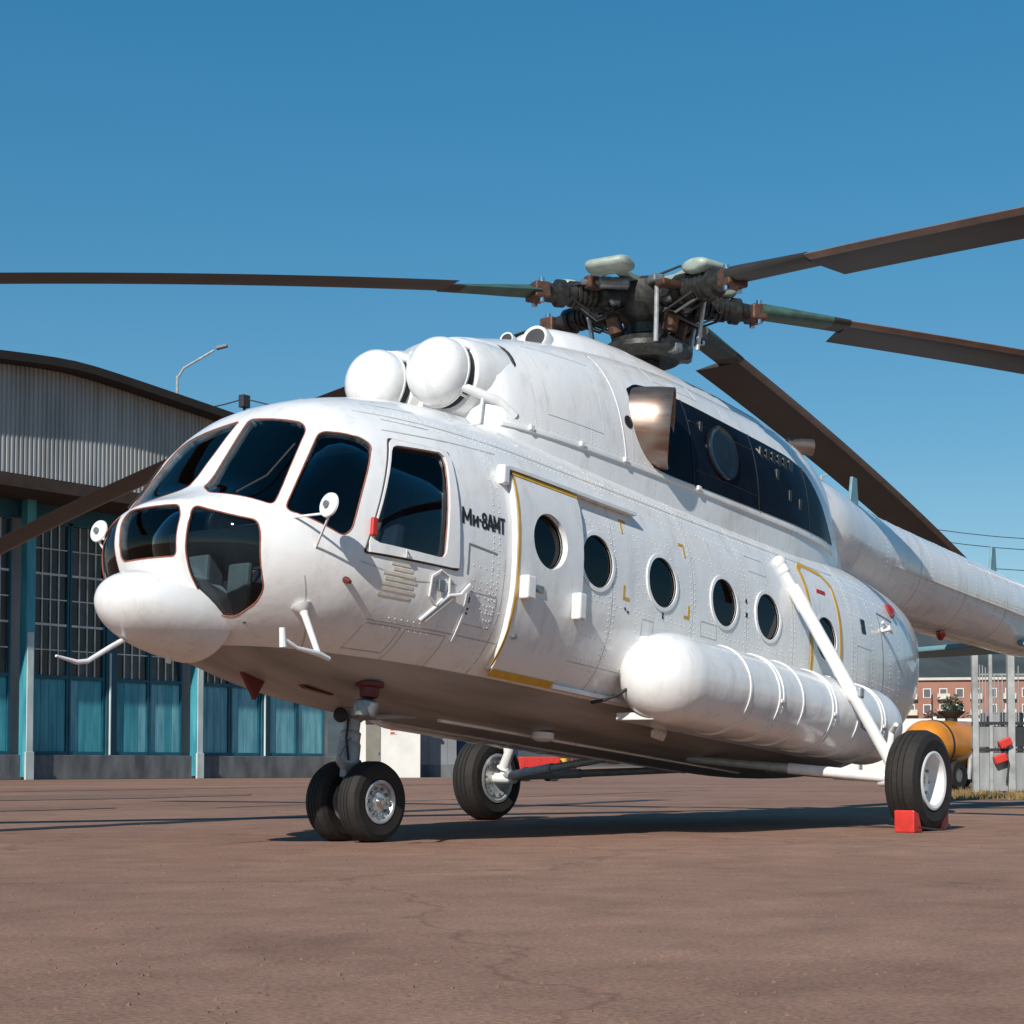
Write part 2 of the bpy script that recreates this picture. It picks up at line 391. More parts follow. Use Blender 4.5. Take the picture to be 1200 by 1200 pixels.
# sliding cockpit window frame, proud of the skin, with its dark joint
for pf in (round_poly([(-1.014, -1.0, 2.648), (-0.53, -1.11, 2.657), (-0.505, -1.25, 1.837), (-1.284, -1.117, 1.821)], 0.02),):
    inn = round_poly(G_SLIDE, 0.06)
    for mir in (False, True):
        o = mirror(pf) if mir else pf; q = mirror(inn) if mir else inn
        nn = out_dir(o); k = 48
        def rs(P, k=48):
            P = resample(P, 0.01); L = len(P); return [P[int(i * L / k)] for i in range(k)]
        c = sum(o, Vector()) / len(o)
        def radial(P):
            a = nn.orthogonal().normalized(); b = nn.cross(a); P = resample(P, 0.005); out = []
            for i in range(64):
                t = 2 * math.pi * i / 64; d = a * math.cos(t) + b * math.sin(t)
                out.append(max(P, key=lambda p: ((p - c) - nn * (p - c).dot(nn)).normalized().dot(d)))
            return out
        fr = skin_patch('window_frame', ring_prism(radial(o), radial(q), nn, 0.2, 0.25), 0.0005, 0.022, M['white'], heli, 30)
        MB().tube([ray_skin(p, nn, 0.006) for p in resample(o, 0.04)], 0.008, 6, True).build('window_gasket', M['blackline'], fr)
        if not mir:
            MB().box(sp(-1.245, 1.99, 0.03), (0.05, 0.03, 0.12)).build('warning_tag', M['red'], fr, 0, 0.008)
            MB().tube([sp(-0.98, 1.84, 0.03), sp(-1.0, 1.88, 0.05), sp(-0.96, 1.86, 0.03)], 0.008).build('window_catch', M['white_gear'], fr)

# ---- cockpit interior
MB().box((-0.75, 0, 1.40), (1.3, 1.5, 0.05)).build('cockpit_floor', M['interior'], heli, 0)
MB().box((0.0, 0, 2.15), (0.05, 1.7, 1.6)).build('cockpit_bulkhead', M['interior'], heli, 0)
for s in (-1, 1):
    st = MB().box((-0.78, s * 0.52, 1.74), (0.48, 0.46, 0.12)).build('seat', M['seat'], heli, 0, 0.04)
    MB().box((-0.52, s * 0.52, 2.14), (0.12, 0.46, 0.74), Matrix.Rotation(R(9), 3, 'Y')).build('backrest', M['seat'], st, 0, 0.05)
    MB().box((-0.47, s * 0.52, 2.56), (0.10, 0.26, 0.18)).build('headrest', M['seat'], st, 0, 0.04)
    for q in (-0.12, 0.12): MB().tube([(-0.60, s * 0.52 + q, 2.46), (-0.63, s * 0.52 + q * 0.9, 2.2), (-0.66, s * 0.52 + q * 0.3, 1.95), (-0.74, s * 0.52 + q, 1.83)], 0.014, 6).build('harness', M['belt'], st)
    MB().box((-0.78, s * 0.52, 1.56), (0.3, 0.3, 0.24)).build('pedestal', M['interior'], st, 0)
    MB().tube([(-1.22, s * 0.52, 1.45), (-1.15, s * 0.52, 1.75), (-1.22, s * 0.52, 2.02)], 0.018).build('control_stick', M['blackline'], heli)
ip = MB().box((-1.56, -0.12, 1.86), (0.14, 1.0, 0.30), Matrix.Rotation(R(-15), 3, 'Y')).build('instrument_panel', M['panel'], heli, 0, 0.02)
MB().box((-1.66, 0.0, 1.55), (0.16, 0.28, 0.5)).build('centre_console', M['panel'], ip, 0, 0.02)
MB().box((-1.7, -0.42, 1.52), (0.05, 0.2, 0.4)).build('pedal_panel', M['panel'], ip, 0, 0.02)
MB().box((-0.75, 0, 2.98), (0.7, 0.5, 0.08)).build('overhead_panel', M['panel'], heli, 0, 0.02)

# ---- grimy lower skin below the door sill, underside shade painted into its grey
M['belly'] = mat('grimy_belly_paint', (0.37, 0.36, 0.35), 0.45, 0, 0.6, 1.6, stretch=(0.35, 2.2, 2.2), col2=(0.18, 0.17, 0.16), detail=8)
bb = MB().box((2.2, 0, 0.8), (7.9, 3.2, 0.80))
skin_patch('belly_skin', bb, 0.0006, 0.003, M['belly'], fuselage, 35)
# ---- radome under the nose
rad = MB()
rad.rings([[Vector((-2.43 + 0.72 * (1 - math.cos(math.pi / 2 * t)) , 0.40 * math.sin(math.pi / 2 * min(1, t * 1.02)) ** 0.8 * math.cos(2 * math.pi * j / 40),
            1.425 - 0.06 * t + 0.285 * math.sin(math.pi / 2 * min(1, t * 1.02)) ** 0.8 * math.sin(2 * math.pi * j / 40))) for j in range(40)] for t in [0.01 + 0.99 * i / 22 for i in range(23)]], True)
rad.build('radome', M['white'], heli, 50)

# ---- sliding cabin door, proud of the skin
dpoly = round_poly(xz([(0.035, 2.64), (0.835, 2.64), (0.835, 1.235), (0.10, 1.235), (0.045, 1.6)]), 0.05)
hole = [p for p in circ(0.43, 2.215, WIN_R * 1.03)]
c0 = Vector((0.43, -1.2, 2.215))
def radial_xz(P, c, k=96):
    P = resample(P, 0.004); out = []
    for i in range(k):
        t = 2 * math.pi * i / k; d = Vector((math.cos(t), 0, math.sin(t)))
        out.append(max(P, key=lambda p: Vector((p.x - c.x, 0, p.z - c.z)).normalized().dot(d)))
    return out
door = skin_patch('sliding_door', ring_prism(radial_xz(dpoly, c0), radial_xz(circ(0.43, 2.215, WIN_R * 1.03, 96), c0), NP, 0.3, 0.6), 0.001, 0.045, M['white'], heli, 30)
def strip_xz(name, pts, wdt, off, m, parent, th=0.003):
    """flat paint strip following the skin along a polyline in the side plane"""
    mb = MB(); P = []
    for i in range(len(pts) - 1):
        a, b = pts[i], pts[i + 1]; k = max(1, int(math.dist(a, b) / 0.04))
        P += [(a[0] + (b[0] - a[0]) * j / k, a[1] + (b[1] - a[1]) * j / k) for j in range(k)]
    P.append(pts[-1]); rsx = []
    for i, (x, z) in enumerate(P):
        a = P[max(0, i - 1)]; b = P[min(len(P) - 1, i + 1)]; L = math.dist(a, b); tx, tz = (b[0] - a[0]) / L, (b[1] - a[1]) / L
        px, pz = -tz * wdt / 2, tx * wdt / 2
        rsx.append([sp(x + px, z + pz, off), sp(x - px, z - pz, off), sp(x - px, z - pz, off + th), sp(x + px, z + pz, off + th)])
    mb.rings(rsx, True); return mb.build(name, m, parent, 30)
strip_xz('yellow_edge', [(0.075, 1.30), (0.065, 1.6), (0.062, 2.2), (0.062, 2.60)], 0.022, 0.0455, M['yellow'], door)
strip_xz('yellow_edge', [(0.06, 2.625), (0.83, 2.625)], 0.028, 0.0455, M['yellow'], door)
strip_xz('yellow_edge', [(0.11, 1.262), (0.83, 1.262)], 0.045, 0.0455, M['yellow'], door)
for x, z, sx, sz in ((0.135, 1.83, 0.10, 0.17), (0.755, 1.80, 0.085, 0.20)):
    MB().box(sp(x, z, 0.085), (sx, 0.085, sz)).build('handle_box', M['white'], door, 0, 0.015)
MB().lathe([(0.02, 0), (0.02, 0.03), (0.006, 0.035)], sp(0.14, 1.50, 0.045), (0, -1, 0), 12).build('door_button', M['steel'], door)
MB().box(sp(0.28, 1.85, 0.05), (0.16, 0.012, 0.05)).build('handle_recess', M['panel'], door, 0)
# rails carrying the door
rail = MB()
for xa, xb in ((0.0, 0.835), (0.838, 1.62)):
    r_ = []
    for i in range(9):
        x = xa + (xb - xa) * i / 8; p = sp(x, 2.675, 0)
        r_.append([p + Vector((0, 0.01, 0.03)), p + Vector((0, -0.075, 0.012)), p + Vector((0, -0.075, -0.012)), p + Vector((0, 0.01, -0.012))])
    rail.rings(r_, True)
rail.build('door_rail', M['white'], heli, 20)
lr = MB(); r_ = []
for i in range(9):
    x = 0.86 + 0.9 * i / 8; p = sp(x, 1.225, 0); r_.append([p + Vector((0, 0.01, 0.02)), p + Vector((0, -0.06, 0.02)), p + Vector((0, -0.06, -0.012)), p + Vector((0, 0.01, -0.012))])
lr.rings(r_, True).build('door_rail', M['white_gear'], heli, 20)
MB().box(sp(-0.03, 2.60, 0.03), (0.07, 0.08, 0.14)).build('rail_bracket', M['white'], heli, 0, 0.015)
# ---- emergency hatch at the rear of the cabin
hp = [(4.44, 1.55), (4.44, 2.80), (4.52, 2.86), (4.90, 2.82), (5.02, 2.70), (5.03, 1.55)]
hatch = skin_patch('emergency_hatch', ring_prism(radial_xz(round_poly(xz(hp), 0.05), Vector((4.72, -1.2, 2.165))), radial_xz(circ(4.72, 2.165, WIN_R * 1.03, 96), Vector((4.72, -1.2, 2.165))), NP, 0.3, 0.6), 0.001, 0.008, M['white'], heli, 30)
strip_xz('yellow_edge', [(4.44, 1.60), (4.44, 2.78), (4.53, 2.835), (4.88, 2.80), (5.0, 2.70), (5.01, 1.60)], 0.045, 0.0085, M['yellow'], hatch)
MB().box(sp(4.72, 2.60, 0.012), (0.16, 0.006, 0.035)).build('hatch_marking', M['red'], hatch, 0)
# ---- lettering on the port side
LT = MB()
def stroke(pts, w):
    P = []
    for i in range(len(pts) - 1):
        (xa, za), (xb, zb_) = pts[i], pts[i + 1]; k = max(1, int(math.dist(pts[i], pts[i + 1]) / 0.02)); P += [(xa + (xb - xa) * j / k, za + (zb_ - za) * j / k) for j in range(k)]
    P.append(pts[-1]); rows = []
    for i, (x, z) in enumerate(P):
        p0, p1 = P[max(0, i - 1)], P[min(len(P) - 1, i + 1)]; L = math.dist(p0, p1) or 1; nx, nz = -(p1[1] - p0[1]) / L * w / 2, (p1[0] - p0[0]) / L * w / 2
        rows.append([sp(x + nx, z + nz, 0.001), sp(x - nx, z - nz, 0.001), sp(x - nx, z - nz, 0.003), sp(x + nx, z + nz, 0.003)])
    LT.rings(rows, True)
lx, lz, lh, lw = -0.485, 2.17, 0.115, 0.019
def arc(cx, cz, rx, rz, n=18): return [(cx + rx * math.cos(2 * math.pi * i / n), cz + rz * math.sin(2 * math.pi * i / n)) for i in range(n + 1)]
def gM(x, w, h): stroke([(x, lz), (x, lz + h)], lw); stroke([(x + w, lz), (x + w, lz + h)], lw); stroke([(x, lz + h - 0.008), (x + w / 2, lz + h * 0.25)], lw * 0.9); stroke([(x + w / 2, lz + h * 0.25), (x + w, lz + h - 0.008)], lw * 0.9)
gM(lx + 0.01, 0.072, lh)
xh = lh * 0.68; x = lx + 0.112; stroke([(x, lz), (x, lz + xh)], lw); stroke([(x + 0.042, lz), (x + 0.042, lz + xh)], lw); stroke([(x, lz + 0.012), (x + 0.042, lz + xh - 0.012)], lw * 0.75)
stroke([(lx + 0.172, lz + lh * 0.46), (lx + 0.190, lz + lh * 0.46)], lw)
stroke(arc(lx + 0.224, lz + lh * 0.26, 0.021, lh * 0.21), lw); stroke(arc(lx + 0.224, lz + lh * 0.73, 0.018, lh * 0.19), lw)
x = lx + 0.258; stroke([(x, lz), (x + 0.027, lz + lh)], lw); stroke([(x + 0.054, lz), (x + 0.027, lz + lh)], lw); stroke([(x + 0.010, lz + lh * 0.30), (x + 0.044, lz + lh * 0.30)], lw * 0.8)
gM(lx + 0.326, 0.052, lh)
x = lx + 0.392; stroke([(x, lz + lh - lw / 2), (x + 0.048, lz + lh - lw / 2)], lw); stroke([(x + 0.024, lz), (x + 0.024, lz + lh - lw)], lw)
tm = LT.mesh('lettering'); tm.materials.append(M['black'])
lt = link('lettering', tm, heli, 0); lt['label'] = 'black type designation painted behind the cockpit window'
# ---- stencils and small marks
def mark(name, x, z, w, h, m, off=0.001, th=0.002):
    return strip_xz(name, [(x - w / 2, z), (x + w / 2, z)], h, off, m, heli, th)
def Lmark(x, z, fx, fz):
    mark('corner_mark', x, z + 0.045 * fz, 0.022, 0.09, M['yellow']); mark('corner_mark', x + 0.032 * fx - 0.0 , z - 0.011 * fz, 0.085, 0.022, M['yellow'])
Lmark(1.43, 1.99, 1, 1); Lmark(2.36, 1.985, -1, 1); Lmark(2.34, 2.56, -1, -1); Lmark(1.44, 2.58, 1, -1)
for k in range(7):
    mark('stencil_line', -0.99 + 0.02 * (k % 2), 1.79 - 0.034 * k, 0.16 if k < 2 else 0.26, 0.019, M['orange_mark'])
for x, z, w, h in ((5.54, 2.41, 0.10, 0.14), (1.985, 1.93, 0.02, 0.05), (3.28, 2.15, 0.03, 0.04), (3.28, 2.27, 0.025, 0.035), (-0.36, 1.66, 0.03, 0.04), (-0.36, 1.60, 0.05, 0.012), (-0.36, 1.57, 0.05, 0.012), (1.46, 1.90, 0.02, 0.02), (1.50, 1.88, 0.02, 0.02)):
    mark('stencil_mark', x, z, w, h, M['black'])
pl = MB().lathe([(0.022, 0), (0.022, 0.03), (0.012, 0.075)], sp(-1.37, 1.63, 0), side_n(-1.37, 1.63), 12).build('static_port', M['red_dark'], heli)
# boarding step bracket and filler cover below the cockpit window
br = MB(); br.tube([sp(-0.72, 1.47, 0.01), sp(-0.56, 1.66, 0.02), sp(-0.47, 1.68, 0.03), sp(-0.39, 1.76, 0.02)], 0.011, 6); br.tube([sp(-0.68, 1.47, 0.01), sp(-0.52, 1.65, 0.02)], 0.008, 6)
br.build('step_bracket', M['white_gear'], heli)
cv = [sp(-0.72, 1.63, 0.012), sp(-0.73, 1.76, 0.012), sp(-0.66, 1.81, 0.012), sp(-0.58, 1.78, 0.012), sp(-0.56, 1.68, 0.012), sp(-0.64, 1.58, 0.012)]
MB().tube(resample(cv, 0.03), 0.008, 6, True).build('cover_rim', M['white_gear'], heli)
MB().box(sp(-0.64, 1.71, 0.015), (0.06, 0.02, 0.08)).build('cover_latch', M['steel'], heli, 0, 0.004)
strip_xz('panel_joint', [(-0.41, 1.83), (-0.41, 2.04), (-0.12, 2.02)], 0.012, 0.0, M['panel'], heli)
strip_xz('panel_joint', [(-0.38, 1.70), (-0.37, 1.38)], 0.02, 0.0, M['white_gear'], heli, 0.012)

# ---- seams and rivets
def section_seam(x, z0, z1, w=0.014):
    strip_xz('skin_seam', [(x, z0 + (z1 - z0) * i / 12) for i in range(13)], 0.007, -0.0005, M['seam'], fuselage, 0.0015)
for x in (1.28, 2.42, 3.28, 4.1, 5.28): section_seam(x, 1.12, 3.0)
section_seam(-0.03, 1.15, 2.0)
for z in (1.42, 2.86): strip_xz('skin_seam', [(-1.1, z), (5.2, z)], 0.007, -0.0005, M['seam'], fuselage, 0.0015)
strip_xz('skin_seam', [(-1.62, 1.62), (-1.5, 1.4), (-1.32, 1.22)], 0.007, -0.0005, M['seam'], fuselage, 0.0015)
rv = MB()
def rivet(x, z, r=0.0075):
    n = side_n(x, z); p = sp(x, z, 0.0); a = n.orthogonal().normalized(); b = n.cross(a)
    rv.add([p + a * r, p + b * r, p - a * r, p - b * r, p + n * 0.0045], [(0, 1, 4), (1, 2, 4), (2, 3, 4), (3, 0, 4)])
def in_feature(x, z):
    if -0.02 < x < 0.87 and 1.2 < z < 2.72: return True
    if -1.32 < x < -0.46 and 1.8 < z < 2.68: return True
    if 4.40 < x < 5.06 and 1.5 < z < 2.9: return True
    if 0.8 < x < 1.65 and 2.63 < z < 2.72: return True
    return any(math.hypot(x - wx, z - WIN_Z) < 0.245 for wx in WIN_X)
for x in (-0.16, -0.10, 1.25, 1.31, 2.39, 2.45, 3.25, 3.31, 4.07, 4.13, 5.25, 5.31, 5.75, 6.2):
    z = 1.15
    while z < 2.95:
        if not in_feature(x, z): rivet(x, z)
        z += 0.045
for z in (1.39, 1.45, 2.83, 2.89):
    x = -0.95
    while x < 5.9:
        if not in_feature(x, z): rivet(x, z)
        x += 0.05
for wx in WIN_X:
    for k in range(26):
        t = 2 * math.pi * k / 26; rivet(wx + 0.262 * math.cos(t), WIN_Z + 0.262 * math.sin(t), 0.006)
for k in range(9):
    for j in range(4): rivet(-0.34 + 0.07 * j, 1.40 + 0.05 * k, 0.006)
def rivet_at(mb, p, n, r=0.0075):
    a = n.orthogonal().normalized(); b = n.cross(a); mb.add([p + a * r, p + b * r, p - a * r, p - b * r, p + n * 0.0045], [(0, 1, 4), (1, 2, 4), (2, 3, 4), (3, 0, 4)])
for x in (0.95, 1.62, 2.1, 2.75, 2.98, 3.5, 3.9, 4.32, 5.5, 6.0, 6.5):
    z = 1.15
    while z < 2.95:
        if not in_feature(x, z): rivet(x, z, 0.006)
        z += 0.06
for z in (1.62, 1.9, 2.5, 2.72):
    x = -0.42
    while x < 6.4:
        if not in_feature(x, z) and not (-0.5 < x < 0.0 and z > 2.0): rivet(x, z, 0.006)
        x += 0.065
stuff(rv.build('rivets', M['white'], fuselage, 0))
def panel_outline(x0, x1, z0, z1):
    strip_xz('access_panel', [(x0, z0), (x1, z0)], 0.006, 0.0, M['seam'], fuselage, 0.0012); strip_xz('access_panel', [(x0, z1), (x1, z1)], 0.006, 0.0, M['seam'], fuselage, 0.0012)
    strip_xz('access_panel', [(x0, z0 + 0.004), (x0, z1 - 0.004)], 0.006, 0.0, M['seam'], fuselage, 0.0012); strip_xz('access_panel', [(x1, z0 + 0.004), (x1, z1 - 0.004)], 0.006, 0.0, M['seam'], fuselage, 0.0012)
for q in ((-1.10, -0.82, 1.24, 1.40), (-0.78, -0.44, 1.18, 1.40), (-0.36, -0.08, 1.50, 1.72), (1.70, 1.86, 1.66, 1.86), (2.55, 2.8, 1.86, 1.98), (5.36, 5.72, 1.7, 2.2), (3.4, 3.7, 2.56, 2.70), (-0.95, -0.6, 2.82, 2.96)): panel_outline(*q)
strip_xz('nose_joint', [(-1.02, 2.72), (-0.4, 2.76), (0.0, 2.78)], 0.007, 0.0, M['seam'], fuselage, 0.0015)
strip_xz('nose_joint', [(-1.30, 1.76), (-0.9, 1.70), (-0.5, 1.74)], 0.006, 0.0, M['seam'], fuselage, 0.0012)

# ---- engine cowling
CK = [(0.42, 0.62, 3.86), (0.50, 0.73, 3.95), (0.70, 0.80, 4.00), (1.2, 0.88, 4.13), (1.75, 0.92, 4.24), (2.4, 0.95, 4.33), (3.3, 0.97, 4.38), (4.5, 0.97, 4.38), (5.2, 0.92, 4.36), (5.6, 0.84, 4.30), (5.9, 0.76, 4.18), (6.3, 0.62, 4.00), (6.7, 0.42, 3.85), (7.0, 0.2, 3.7)]
CZ = 2.9; CN = 2.7
def cowl(x): return pchip([k[0] for k in CK], [k[1] for k in CK], x), pchip([k[0] for k in CK], [k[2] for k in CK], x)
def cowl_y(x, z):
    w, zt = cowl(x); return -w * max(0, 1 - ((z - CZ) / (zt - CZ)) ** CN) ** (1 / CN)
crs = []
for i in range(70):
    x = 0.42 + 6.58 * i / 69; w, zt = cowl(x)
    ring = []
    for j in range(49):
        t = math.pi * j / 48; ring.append(Vector((x, -w * spow(math.cos(t), 2 / CN), CZ + (zt - CZ) * abs(math.sin(t)) ** (2 / CN))))
    crs.append(ring)
cowling = MB().rings(crs, True).build('engine_cowling', M['white'], heli, 40)
# gearbox fairing ridge with the cooling fan mouth
rr_ = []
for x, w, z in ((1.62, 0.20, 4.25), (1.68, 0.30, 4.36), (1.85, 0.36, 4.44), (2.2, 0.42, 4.50), (2.7, 0.46, 4.53), (3.2, 0.48, 4.53), (4.2, 0.50, 4.53), (5.0, 0.46, 4.52), (5.55, 0.40, 4.48), (5.85, 0.34, 4.34), (6.05, 0.3, 4.12), (6.2, 0.25, 3.95)):
    rr_.append([Vector((x, -w * spow(math.cos(math.pi * j / 24), 0.8), 3.9 + (z - 3.9) * abs(math.sin(math.pi * j / 24)) ** 0.8)) for j in range(25)])
MB().rings(rr_, True).build('gearbox_fairing', M['white'], cowling, 45)
FD = Vector((-0.95, -0.22, 0.22))
MB().lathe([(0.085, 0), (0.11, 0.015), (0.125, -0.02), (0.13, -0.20), (0.08, -0.24)], (1.60, -0.14, 4.27), FD, 20).build('fan_mouth', M['white'], cowling, 50)
MB().lathe([(0.088, 0), (0.001, 0.001)], Vector((1.60, -0.14, 4.27)) + FD * 0.006, FD, 20).build('fan_opening', M['black'], cowling)
MB().lathe([(0.045, 0), (0.058, 0.01), (0.065, -0.03), (0.065, -0.15)], (1.34, -0.05, 4.20), FD, 16).build('vent_ring', M['white'], cowling, 50)
MB().lathe([(0.046, 0), (0.001, 0.001)], Vector((1.34, -0.05, 4.20)) + FD * 0.006, FD, 16).build('vent_opening', M['black'], cowling)
for s in (-1, 1):
    y = s * 0.32; z = 3.565
    nac = MB().lathe([(0.295, 0.345), (0.315, 0.40), (0.335, 0.55), (0.36, 0.75), (0.36, 1.4)], (0, y, z), (1, 0, 0), 36, True).build('intake_duct', M['white'], cowling, 40)
    MB().lathe([(0.355, 0.70), (0.366, 0.71), (0.366, 0.735), (0.355, 0.745)], (0, y, z), (1, 0, 0), 36, False).build('duct_band', M['blackline'], nac)
    MB().cyl((0.25, y, z), (0.42, y, z), 0.235, 0.27, 28).build('intake_throat', M['blackline'], nac)
    dome = MB().lathe([(0.001, -0.12), (0.08, -0.115), (0.155, -0.09), (0.21, -0.05), (0.246, 0.0), (0.262, 0.05), (0.266, 0.10), (0.266, 0.118), (0.272, 0.12), (0.272, 0.135), (0.258, 0.14), (0.225, 0.145)], (0.135, y, z), (1, 0, 0), 40, True).build('intake_dome', M['white'], nac, 40)
    for k in range(4):
        a = R(45 + 90 * k); MB().cyl((0.2, y + 0.24 * math.cos(a), z + 0.24 * math.sin(a)), (0.45, y + 0.28 * math.cos(a), z + 0.28 * math.sin(a)), 0.012, n=6).build('dome_stay', M['white_gear'], nac)
    ej = MB().tube([(0.26, y + s * 0.20, z - 0.13), (0.50, y + s * 0.36, z - 0.20), (0.64, y + s * 0.42, z - 0.30)], [0.035, 0.04, 0.045], 12); ej.build('dust_ejector', M['white'], nac)
    MB().tube([(0.40, y + s * 0.30, z - 0.18), (0.38, y + s * 0.30, z - 0.40)], 0.012, 6).build('ejector_stay', M['white_gear'], nac)
# black soot paint round the exhaust
bl_top = lambda x: pchip([2.02, 2.2, 2.6, 3.4, 4.6, 5.0, 5.3, 5.62], [3.86, 3.95, 3.99, 3.97, 3.93, 3.86, 3.62, 3.26], x)
bl_bot = lambda x: pchip([2.02, 2.24, 2.6, 4.0, 5.62], [3.80, 3.24, 3.22, 3.235, 3.25], x)
for s in (-1, 1):
    bp_ = MB(); rws = []
    for i in range(61):
        x = 2.02 + 3.6 * i / 60; a, b = bl_bot(x), bl_top(x); row = []
        for j in range(15):
            z = a + (b - a) * j / 14; row.append(Vector((x, (cowl_y(x, z) - 0.005) * (1 if s < 0 else -1), z)))
        rws.append(row)
    bp_.rings(rws, False, False); bp_.build('soot_panel', M['soot'], cowling, 40)
    # exhaust duct
    ax = Vector((0.50, s * 0.86, -0.05)).normalized(); c = Vector((2.17, s * 0.68, 3.60)); up = Vector((-0.16, -s * 0.24, 1)); up = (up - ax * up.dot(ax)).normalized(); sd = ax.cross(up)
    prof = [(0.0, 0.90), (0.12, 0.97), (0.26, 1.0), (0.40, 1.0), (0.405, 0.985), (0.40, 0.96), (0.10, 0.90), (0.0, 0.3)]
    ex = MB().rings([[c + ax * h + (up * 0.345 * math.cos(2 * math.pi * j / 36) + sd * 0.26 * math.sin(2 * math.pi * j / 36)) * k for j in range(36)] for h, k in prof], True).build('exhaust_pipe', M['exhaust'], cowling, 40)
    MB().rings([[c + ax * h + (up * 0.345 * math.cos(2 * math.pi * j / 36) + sd * 0.26 * math.sin(2 * math.pi * j / 36)) * 0.94 for j in range(36)] for h in (0.30, 0.305)], True).build('exhaust_mouth', M['black'], ex)
    y0 = cowl_y(3.35, 3.62) * (-s)
    MB().lathe([(0.23, -0.1), (0.245, 0.02), (0.235, 0.035), (0.20, 0.02), (0.16, 0.02), (0.001, 0.018)], (3.35, y0, 3.62), (0, s, 0.15), 30).build('round_hatch', M['gloss_black'], cowling)
    for hx, hz in ((4.35, 3.66), (4.55, 3.50), (4.75, 3.46), (3.05, 3.78)):
        MB().box((hx, cowl_y(hx, hz) * (-s), hz), (0.05, 0.03, 0.11)).build('cowl_latch', M['hub_dark'], cowling, 0, 0.006)
    for fx in (2.85, 3.95, 4.95):
        MB().tube([(fx, cowl_y(fx, bl_bot(fx) + (bl_top(fx) - bl_bot(fx)) * t / 8) * (-s) + s * 0.004, bl_bot(fx) + (bl_top(fx) - bl_bot(fx)) * t / 8) for t in range(9)], 0.009, 6).build('cowl_frame', M['gloss_black'], cowling)
    for fz in (3.36, 3.80):
        MB().tube([(fx_, cowl_y(fx_, fz) * (-s) + s * 0.003, fz) for fx_ in [2.88 + 1.04 * t / 10 for t in range(11)]], 0.006, 6).build('cowl_hinge', M['gloss_black'], cowling)
    for q in range(6): MB().box((4.12 + 0.11 * q, cowl_y(4.12 + 0.11 * q, 3.80) * (-s), 3.80), (0.07, 0.03, 0.16)).build('vent_louvre', M['gloss_black'], cowling, 0, 0.008)
    yv = cowl_y(1.95, 3.55) * (-s)
    MB().lathe([(0.055, -0.02), (0.055, 0.004), (0.001, 0.005)], (1.95, yv, 3.55), (0, s, 0.25), 16).build('drain_port', M['black'], cowling)
cs = MB()
for xs_, w_ in ((1.78, 0.014),):
    rws = []
    for j in range(13):
        z = 3.15 + 0.95 * j / 12; x = xs_ + 0.12 * (1 - j / 12); y = cowl_y(x, z)
        rws.append([Vector((x - w_ / 2, y - 0.004, z)), Vector((x + w_ / 2, y - 0.004, z)), Vector((x + w_ / 2, y + 0.01, z)), Vector((x - w_ / 2, y + 0.01, z))])
    cs.rings(rws, True)
cs.build('cowl_seam', M['white'], cowling)
# sill strip between roof and cowling
sl = MB(); rws = []
for i in range(40):
    x = 0.5 + 5.2 * i / 39; z = 3.185; y = cowl_y(x, z)
    rws.append([Vector((x, y - 0.02, z + 0.012)), Vector((x, y - 0.02, z - 0.012)), Vector((x, y + 0.03, z - 0.03)), Vector((x, y + 0.03, z + 0.03))])
sl.rings(rws, True).build('cowl_sill', M['white'], cowling)
for x in (0.75, 1.3, 1.85, 2.9): MB().box((x, cowl_y(x, 3.2) - 0.025, 3.2), (0.05, 0.03, 0.04)).build('cowl_latch', M['white_gear'], cowling, 0, 0.006)
MB().cyl((5.52, -0.34, 4.30), (5.72, -0.52, 4.30), 0.075, 0.085, 18).build('auxiliary_exhaust', M['exhaust'], cowling)
crv = MB()
for x in (0.82, 0.88, 1.45, 1.98, 2.9, 3.6, 4.9, 5.15):
    for j in range(46):
        z = 3.26 + 0.02 * j; w_, zt_ = cowl(x)
        if z > zt_ - 0.12 or (x > 1.99 and bl_bot(max(2.02, x)) - 0.03 < z < bl_top(max(2.02, x)) + 0.04): continue
        y = cowl_y(x, z); n = Vector((0, y - cowl_y(x, z - 0.01) , 0)); tz = Vector((0, cowl_y(x, z + 0.01) - cowl_y(x, z - 0.01), 0.02)).normalized(); rivet_at(crv, Vector((x, y, z)), Vector((0, -tz.z, tz.y)), 0.006)
for i in range(92):
    x = 0.55 + 0.055 * i; y = cowl_y(x, 3.24); rivet_at(crv, Vector((x, y, 3.24)), Vector((0, -1, 0.1)).normalized(), 0.006)
stuff(crv.build('cowl_rivets', M['white'], cowling, 0))
for x0, x1, z0, z1 in ((0.95, 1.6, 3.36, 3.95), (2.55, 3.2, 4.08, 4.22)):
    for (xa, za), (xb, zb_) in (((x0, z0), (x1, z0)), ((x1, z0), (x1, z1)), ((x1, z1), (x0, z1)), ((x0, z1), (x0, z0))):
        MB().tube([Vector((xa + (xb - xa) * t / 8, cowl_y(xa + (xb - xa) * t / 8, za + (zb_ - za) * t / 8) + 0.002, za + (zb_ - za) * t / 8)) for t in range(9)], 0.0045, 5).build('cowl_joint', M['seam'], cowling)
